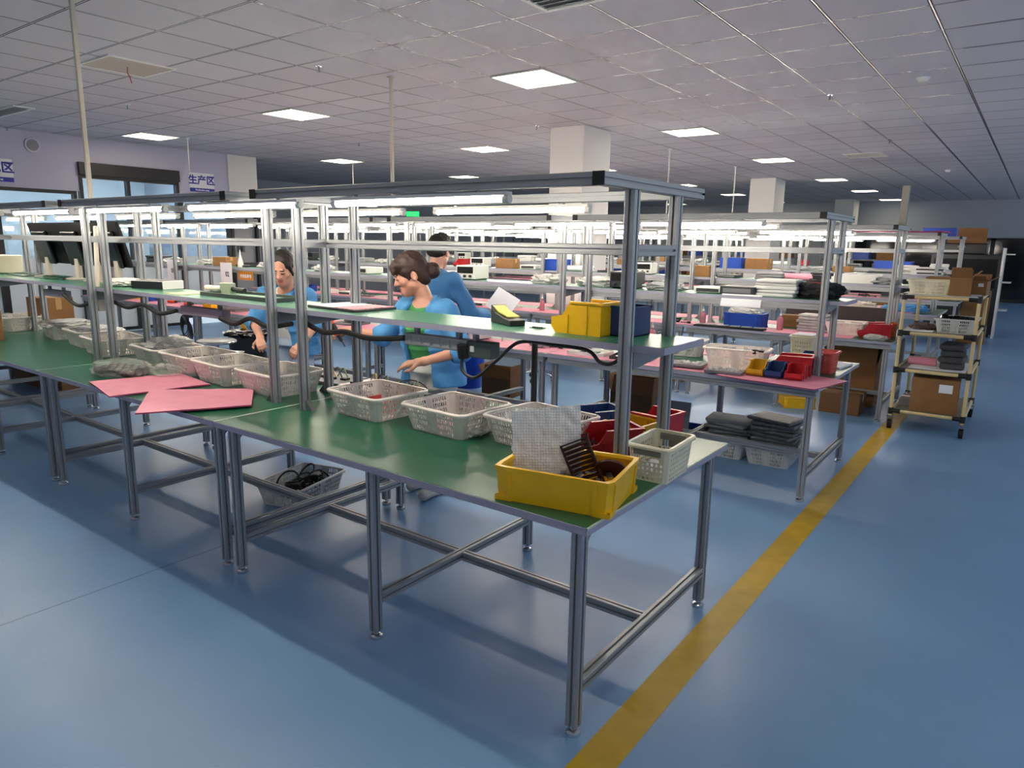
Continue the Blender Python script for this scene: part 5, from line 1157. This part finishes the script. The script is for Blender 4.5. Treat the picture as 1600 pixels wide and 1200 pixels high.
basket('R3', .36, .25, .12, BASK, 'cream slotted basket on the third row behind the aisle posts', (-.47, Y3+.35, WT+.003), .1, taper=.8)
pick_bin(.18, .28, .13, RED, 'red bin at the third row aisle end', (-.22, Y3+.30, WT+.003), math.radians(-165)); pick_bin(.16, .26, .12, M('orange bin plastic', 'c7621f', .4), 'orange bin behind the red one at third row end', (-.2, Y3+.55, WT+.001), math.radians(-165))
tag(blob(.2, .13, .06, None, 75, 4, .3).build('wrapped_part', BAGM, smooth=True, loc=(-.16, Y3+.08, WT)), 'film wrapped white part on third row front corner', 'packaging')
t = thing('dark_board', 'wide dark panel standing along the third row back edge', 'panel', (-.75, Y3+1.1, WT)); MB().box((0, 0, .11), (1.0, .02, .22)).build('panel_board', M('dark brown panel', '33292b', .5), t); 
for q in (-1, 1): MB().box((q*.4, 0, .008), (.03, .14, .016)).build('panel_foot', BLACKP, t)
put('carton', 'brown', (-1.05, Y3+.7, WT+.001), .1, 'low brown carton of black parts on the third row', 5)
# third row shelf
for k, c, x, s, l in [('stack', 'grey', -1.3, 3, 'grey folded stack on the third row shelf'), ('roll', 'pink', -1.02, 5, 'pink rolled mat on the third row shelf'), ('stack', 'black', -.75, 7, 'black tray stack on the third row shelf'), ('bag', 'white', -.25, 8, 'white bag on the third row shelf end'), ('device', 'black', -1.75, 9, 'black device on the third row shelf at the seam'), ('carton', 'brown', -2.05, 14, 'brown carton on the third row shelf beyond the seam'), ('meter', 'white', -2.75, 4, 'white meter on the third row shelf before the column')]:
    put(k, c, (x, Y3+.6, 1.24), .15*math.sin(s*2), l, s)
for k in range(3):
    t = thing('white_tray', 'white moulded tray on the third row shelf end, %s from bottom' % ORD[k], 'tray', (-.50+.02*k, Y3+.6, 1.24+.03*k), 0, 'white moulded trays on the third row shelf'); MB().b2((-.2, -.12, 0), (.2, .12, .008)).b2((-.2, -.12, .008), (.2, -.1, .03)).b2((-.2, .1, .008), (.2, .12, .03)).build('tray_body', DEVW, t)
    for q in (-1, 1): MB().box((q*.09, 0, .018), (.13, .17, .02)).build('black_insert', BLACKP, t)
crate('blue_crate', .36, .26, .16, BLU, 'blue crate on the fourth row shelf seen past the aisle post', (-2.9, Y4+.6, 1.24)); carton(.34, .26, .16, 'brown carton beside the blue crate on the fourth row shelf', (-2.5, Y4+.6, 1.24)); crate('blue_crate', .3, .24, .14, BLU, 'blue crate on the third row shelf right of the man', (-4.0, Y3+.6, 1.24))
# floor beneath
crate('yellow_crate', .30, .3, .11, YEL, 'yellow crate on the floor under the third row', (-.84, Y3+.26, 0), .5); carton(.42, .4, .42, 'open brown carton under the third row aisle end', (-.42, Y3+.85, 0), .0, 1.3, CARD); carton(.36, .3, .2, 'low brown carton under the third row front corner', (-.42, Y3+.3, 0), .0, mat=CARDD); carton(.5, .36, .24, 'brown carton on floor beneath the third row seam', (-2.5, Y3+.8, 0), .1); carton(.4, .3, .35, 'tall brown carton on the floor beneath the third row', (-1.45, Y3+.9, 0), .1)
tag(blob(.34, .24, .2, None, 78, 4, .3).build('black_bag', M('black cloth', '17151a', .8), smooth=True, loc=(-.45, Y3+.85, .43)), 'black bag on the open carton under the third row', 'bag')
for i, (x, y, l, bl_) in enumerate([(-.80, .87, 'pile of grey foam wrapped sheets on floor under second row, left', 5), (-.46, .86, 'pile of dark foam wrapped panels in floor basket, right', 7)]):
    b0 = basket('C', .33, .46, .13, WIREB, 'grey white basket on floor under %s pile of wrapped panels' % ['left', 'right'][i], (x, Y2+y, 0), .04*i, taper=.85)
    for k in range(bl_):
        tag(MB().box((.012*math.sin(k*3), .01*math.cos(k*2), .014), (.34-.02*(k % 2), .25, .026), rz=.22*math.sin(k*1.7+i)).build('wrapped_board', FOAM if (i == 0 and k > 2) else M('grey bubble film panel', '5d5f62', .35, var=.3, scale=30, bump=.6, bscale=50), bevel=.009, loc=(x, Y2+y, .135+.028*k)), '%s wrapped panel of the %s floor pile, %s from the bottom' % ('grey foam' if (i == 0 and k > 2) else 'dark film', ['left', 'right'][i], ORD[k]), 'panel', 'wrapped panels piled under the second row')
# ---------------------------------------------------------------- rest of the rows: filled shelf by shelf
rr = random.Random(21); WORD = {'white': 'white', 'grey': 'grey', 'black': 'black', 'red': 'red', 'blue': 'blue', 'yellow': 'yellow', 'navy': 'navy', 'pink': 'pink', 'brown': 'brown', 'orange': 'orange'}
def fill(r, surf, xs, z, dy, pool):
    for i, x in enumerate(xs):
        k, c = rr.choice(pool); l = KIND[k][2].format(WORD[c])
        put(k, c, (x+rr.uniform(-.06, .06), ROWY[r]+dy+rr.uniform(-.03, .03), z), rr.uniform(-.25, .25), '%s on the %s row %s, %s from the aisle' % (l, ROWN[r], surf, ORD[i]), rr.randint(0, 999), 'things on the %s row %s' % (ROWN[r], surf))
SH = [('device', 'white'), ('device', 'black'), ('device', 'grey'), ('bag', 'white'), ('bag', 'grey'), ('stack', 'grey'), ('stack', 'white'), ('stack', 'black'), ('tray', 'black'), ('carton', 'brown'), ('meter', 'white'), ('meter', 'black'), ('bin', 'red'), ('roll', 'white'), ('bag', 'white')]
TP = [('bin', 'red'), ('bin', 'blue'), ('bin', 'yellow'), ('tray', 'grey'), ('tray', 'white'), ('coil', 'black'), ('bag', 'white'), ('stack', 'grey'), ('laptop', 'black'), ('bottle', 'pink'), ('device', 'black'), ('device', 'white'), ('driver', 'orange')]
fill(1, 'far left shelf', [-5.9-.42*k for k in range(8) if abs(-5.9-.42*k+7.94) > .2], 1.24, .6, SH); fill(1, 'far left worktop', [-5.9-.5*k for k in range(7)], WT+.003, .22, TP)
fill(2, 'middle shelf', [x for x in [-3.2-.4*k for k in range(16)] if min(abs(x+q*L) for q in range(6)) > .22 and abs(x+4.0) > .3], 1.24, .6, SH); fill(2, 'middle worktop', [-2.2-.45*k for k in range(16)], WT+.003, .22, TP)
fill(3, 'shelf', [x for x in [-.45-.4*k for k in range(22)] if min(abs(x+q*L) for q in range(6)) > .22 and abs(x+2.7) > .5], 1.24, .6, SH); fill(3, 'worktop', [-1.5-.45*k for k in range(18)], WT+.003, .22, TP)
fill(4, 'shelf', [x for x in [-.45-.42*k for k in range(21)] if min(abs(x+q*L) for q in range(6)) > .22], 1.24, .6, SH); fill(4, 'worktop', [-.5-.5*k for k in range(17)], WT+.003, .22, TP)
for i, (x, y, l) in enumerate([(-1.0, Y4+.55, 'heap of white cables on the fourth row front mat'), (-.95, Y4+.18, 'light blue cloth bunched on the fourth row worktop')]):
    tag(blob(.5, .2, .12, None, 81+i, 4, .4, 4).build('cable_heap' if i == 0 else 'blue_cloth', [M('off white cables', 'cfc8bd', .6, bump=1, bscale=60), CLOTH][i], smooth=True, loc=(x+ .55*i, Y4+.24, WT+.003)), l, ['cables', 'cloth'][i])
sheet([(-1.9, Y4+.2), (-.1, Y4+.2), (-.05, Y4+.95), (-1.9, Y4+.95)], 1.79, .012, M('magenta foam sheet', 'b8386e', .6), 'magenta foam sheet lying over fourth row overhead frame', seed=6, wave=.012, name='foam_sheet', cat='sheet')
# ================================================================ trolley of cream pipes by the aisle
CX0, CX1, CY0, CY1 = .065, .61, 5.22, 6.20
t = thing('pipe_trolley', 'cream pipe trolley with four shelves standing on the yellow line', 'trolley', (0, 0, 0)); LV = (.165, .535, .86, 1.175)
for x in (CX0, CX1):
    for y in (CY0, CY1):
        MB().cyl((x, y, .12), (x, y, 1.19), .0145, 14).build('upright', CREAMT, t, True)
        c = MB().box((x, y, .115), (.05, .05, .012)).box((x-.02, y+.012, .07), (.004, .05, .08)).box((x+.02, y+.012, .07), (.004, .05, .08)).build('castor_fork', STEEL, t); MB().cyl((x-.016, y+.015, .04), (x+.016, y+.015, .04), .04, 20).build('wheel', RUBBER, c, True)
for z in LV:
    for y in (CY0, CY1): MB().cyl((CX0+.02, y, z), (CX1-.02, y, z), .0145, 12).build('cross_pipe', CREAMT, t, True)
    for x in (CX0, CX1): MB().cyl((x, CY0+.02, z), (x, CY1-.02, z), .0145, 12).build('side_pipe', CREAMT, t, True)
    for x in (CX0, CX1):
        for y in (CY0, CY1):
            s = 1 if x == CX0 else -1
            MB().cyl((x, y, z-.028), (x, y, z+.028), .021, 14).cyl((x, y, z), (x+s*.075, y, z), .02, 14).cyl((x, y, z), (x, y+(.06 if y == CY0 else -.06), z), .02, 14).build('pipe_joint', BLACKP, t, True)
    MB().b2((CX0+.022, CY0+.022, z+.006), (CX1-.022, CY1-.022, z+.016)).build('shelf_board', M('grey green shelf board', '77786c', .6), t)
zz = [z+.016 for z in LV]
MB_ = lambda: MB()
carton(.36, .34, .30, 'brown carton with shipping label on the trolley bottom shelf', (.37, 5.42, zz[0]), .05, mark=1)
carton(.1, .3, .06, 'grey flat box beside the carton on the trolley bottom shelf', (.14, 5.6, zz[0]), 0, mat=M('grey card', '77797d', .8))
sheet([(.15, 5.27), (.58, 5.27), (.58, 5.9), (.15, 5.9)], zz[1], .004, PAPER, 'white paper sheet on the second trolley shelf', seed=2, name='paper_sheet', cat='paper')
t2 = thing('foam_roll', 'pink foam roll on the second trolley shelf', 'roll', (.24, 5.5, zz[1]+.005)); MB().cyl((-.12, 0, .035), (.1, 0, .035), .035, 18).build('roll_body', PINK, t2, True)
for k in range(4): tag(MB().box((0, 0, .028), (.19, .3, .054), rz=.06*(-1)**k).build('folded_bag', M('grey folded cloth', ['4b4a4c', '5d5b5a', '565555', '67645f'][k], .85, bump=.4, bscale=25), bevel=.02, loc=(.46, 5.5, zz[1]+.006+.055*k)), 'grey folded bag on the trolley, %s from the bottom of its pile' % ORD[k], 'folded bag', 'grey folded bags on the trolley')
basket('cart2', .30, .42, .12, WIREB, 'grey basket of black parts on the third trolley shelf', (.455, 5.5, zz[2]), 0, taper=.85)
m = MB(); rr = random.Random(6)
for k in range(40): m.box((rr.uniform(-.12, .12), rr.uniform(-.17, .17), .06+rr.random()*.07), (.05, .03, .02), R=Matrix.Rotation(rr.random()*3, 3, 'Z') @ Matrix.Rotation(rr.random(), 3, 'X'))
o = m.build('black_parts', M('glossy black plastic', '0e0e10', .2)); o.location = (.455, 5.5, zz[2]); o['kind'] = 'stuff'; tag(o, 'small black parts heaped in the trolley basket', 'parts')
tag(blob(.2, .2, .06, None, 91, 4, .5).build('brown_cloth', M('brown cloth', '5b4a44', .85), smooth=True, loc=(.2, 5.5, zz[2])), 'brown crumpled cloth on the third trolley shelf', 'cloth'); sheet([(.09, 5.25), (.3, 5.25), (.3, 5.6), (.09, 5.6)], zz[2], .003, PAPER, 'white paper under the brown cloth on the trolley', seed=8, name='paper_sheet', cat='paper')
sheet([(.03, 5.2), (.60, 5.2), (.6, 5.62), (.03, 5.62)], zz[3], .005, M('white board', 'dcdad4', .6), 'white board sheet on the top trolley shelf', seed=1, wave=.001, name='white_board', cat='board')
basket('cart1', .34, .3, .115, BASK2, 'ivory slotted basket on the top of the trolley', (.235, 5.42, zz[3]+.007), 0, taper=.85); carton(.15, .2, .15, 'open tape marked carton on the trolley top', (.45, 5.36, zz[3]+.007), .1, .7, mark=None); carton(.14, .18, .12, 'small open carton at the trolley top right corner', (.56, 5.72, zz[3]), -.1, .5, mark=1)
carton(.3, .25, .14, 'brown carton behind the open ones on the trolley top', (.3, 5.85, zz[3]), 0)
# storage behind: fourth and fifth row aisle ends
for i, (x, y, z, wd, h, l) in enumerate([(-.24, Y4+.55, 1.24, .36, .05, 'white and black slim box on the fourth row shelf end, lower'), (-.24, Y4+.55, 1.29, .4, .05, 'white and black slim box on the fourth row shelf end, upper')]):
    t2 = thing('slim_box', l, 'box', (x, y, z)); MB().b2((-wd/2, -.12, 0), (wd/2, .12, h)).build('box_body', DEVW, t2, bevel=.002); MB().b2((-wd*.3, -.1215, h*.25), (wd*.49, -.12, h*.65)).build('black_band', BLACKP, t2)
crate('blue_crate', .5, .3, .14, BLU, 'blue crate lying on top of the fifth row frame', (-.45, Y5+.58, 1.79)); crate('blue_crate', .6, .36, .12, BLU, 'blue crate on the fifth row shelf near the aisle', (-1.1, Y5+.6, 1.24))
# printer stand and boxes past the fifth row
t = thing('black_cabinet', 'black machine cabinet past the fifth row beside the aisle', 'machine', (-.15, 14.2, 0)); MB().b2((-.55, -.4, .06), (.55, .4, 1.5)).build('cabinet_body', DEVD, t, bevel=.01); MB().b2((-.5, -.41, .9), (.5, -.4, 1.42)).build('front_panel', SCREEN, t)
for a in (-1, 1):
    for b in (-1, 1): MB().cyl((a*.48, b*.33, 0), (a*.48, b*.33, .06), .03, 10).build('foot', BLACKP, t)
carton(.62, .4, .28, 'brown carton on top of the black machine cabinet', (-.2, 14.2, 1.70), .05); t2 = thing('black_case', 'black case under the carton on the machine cabinet', 'case', (-.25, 14.2, 1.5)); MB().b2((-.4, -.25, 0), (.4, .25, .2)).build('case_body', BLACKP, t2, bevel=.02); MB().b2((-.06, -.27, .12), (.06, -.25, .15)).build('handle', DEVG, t2)
t2 = thing('white_rack', 'slim white upright rack beside the black machine cabinet', 'rack', (.42, 14.0, 0))
for y in (-.2, .2): MB().b2((-.02, y-.02, 0), (.02, y+.02, 1.62)).build('upright', WHITEP, t2)
for z in (.5, 1.0, 1.5): MB().b2((-.02, -.18, z), (.16, .18, z+.02)).build('shelf', WHITEP, t2)
for k in range(3): carton(.4, .36, .3, 'brown carton by the far aisle side, %s of its stack from below' % ORD[k], (.16, 12.75+.0*k, .3*k), .04*k, group='stacked cartons by the far aisle')
# far equipment: tall shelving and partitions seen between the rows
def shelving(x, y, wd, label, n=4, h=1.9):
    t = thing('storage_shelving', label, 'shelving', (x, y, 0))
    for a in (-1, 1):
        for b in (-1, 1): MB().b2((a*wd/2-.02, b*.25-.02, 0), (a*wd/2+.02, b*.25+.02, h)).build('upright', DEVG, t)
    for k in range(n): MB().b2((-wd/2, -.25, .15+k*(h-.2)/(n-1)), (wd/2, .25, .18+k*(h-.2)/(n-1))).build('shelf', DEVG, t)
    return t
for i, (x, w_) in enumerate([(-2.6, 1.8), (-5.0, 1.8), (-7.4, 1.8), (-9.8, 1.8), (-12.2, 1.8)]):
    shelving(x, 17.6, w_, 'grey storage shelving far behind the rows, %s from the aisle' % ORD[i])
    for k in range(4):
        for j in range(3): (carton if (i+j+k) % 3 else lambda *a, **q: crate('blue_crate', .4, .3, .22, BLU, *a))(*((.4, .36, .26) if (i+j+k) % 3 else ()), '%s on far shelving %s, level %s, place %s' % ('brown carton' if (i+j+k) % 3 else 'blue crate', ORD[i], ORD[k], ORD[j]), (x-.55+.55*j, 17.6, .18+k*1.7/3))
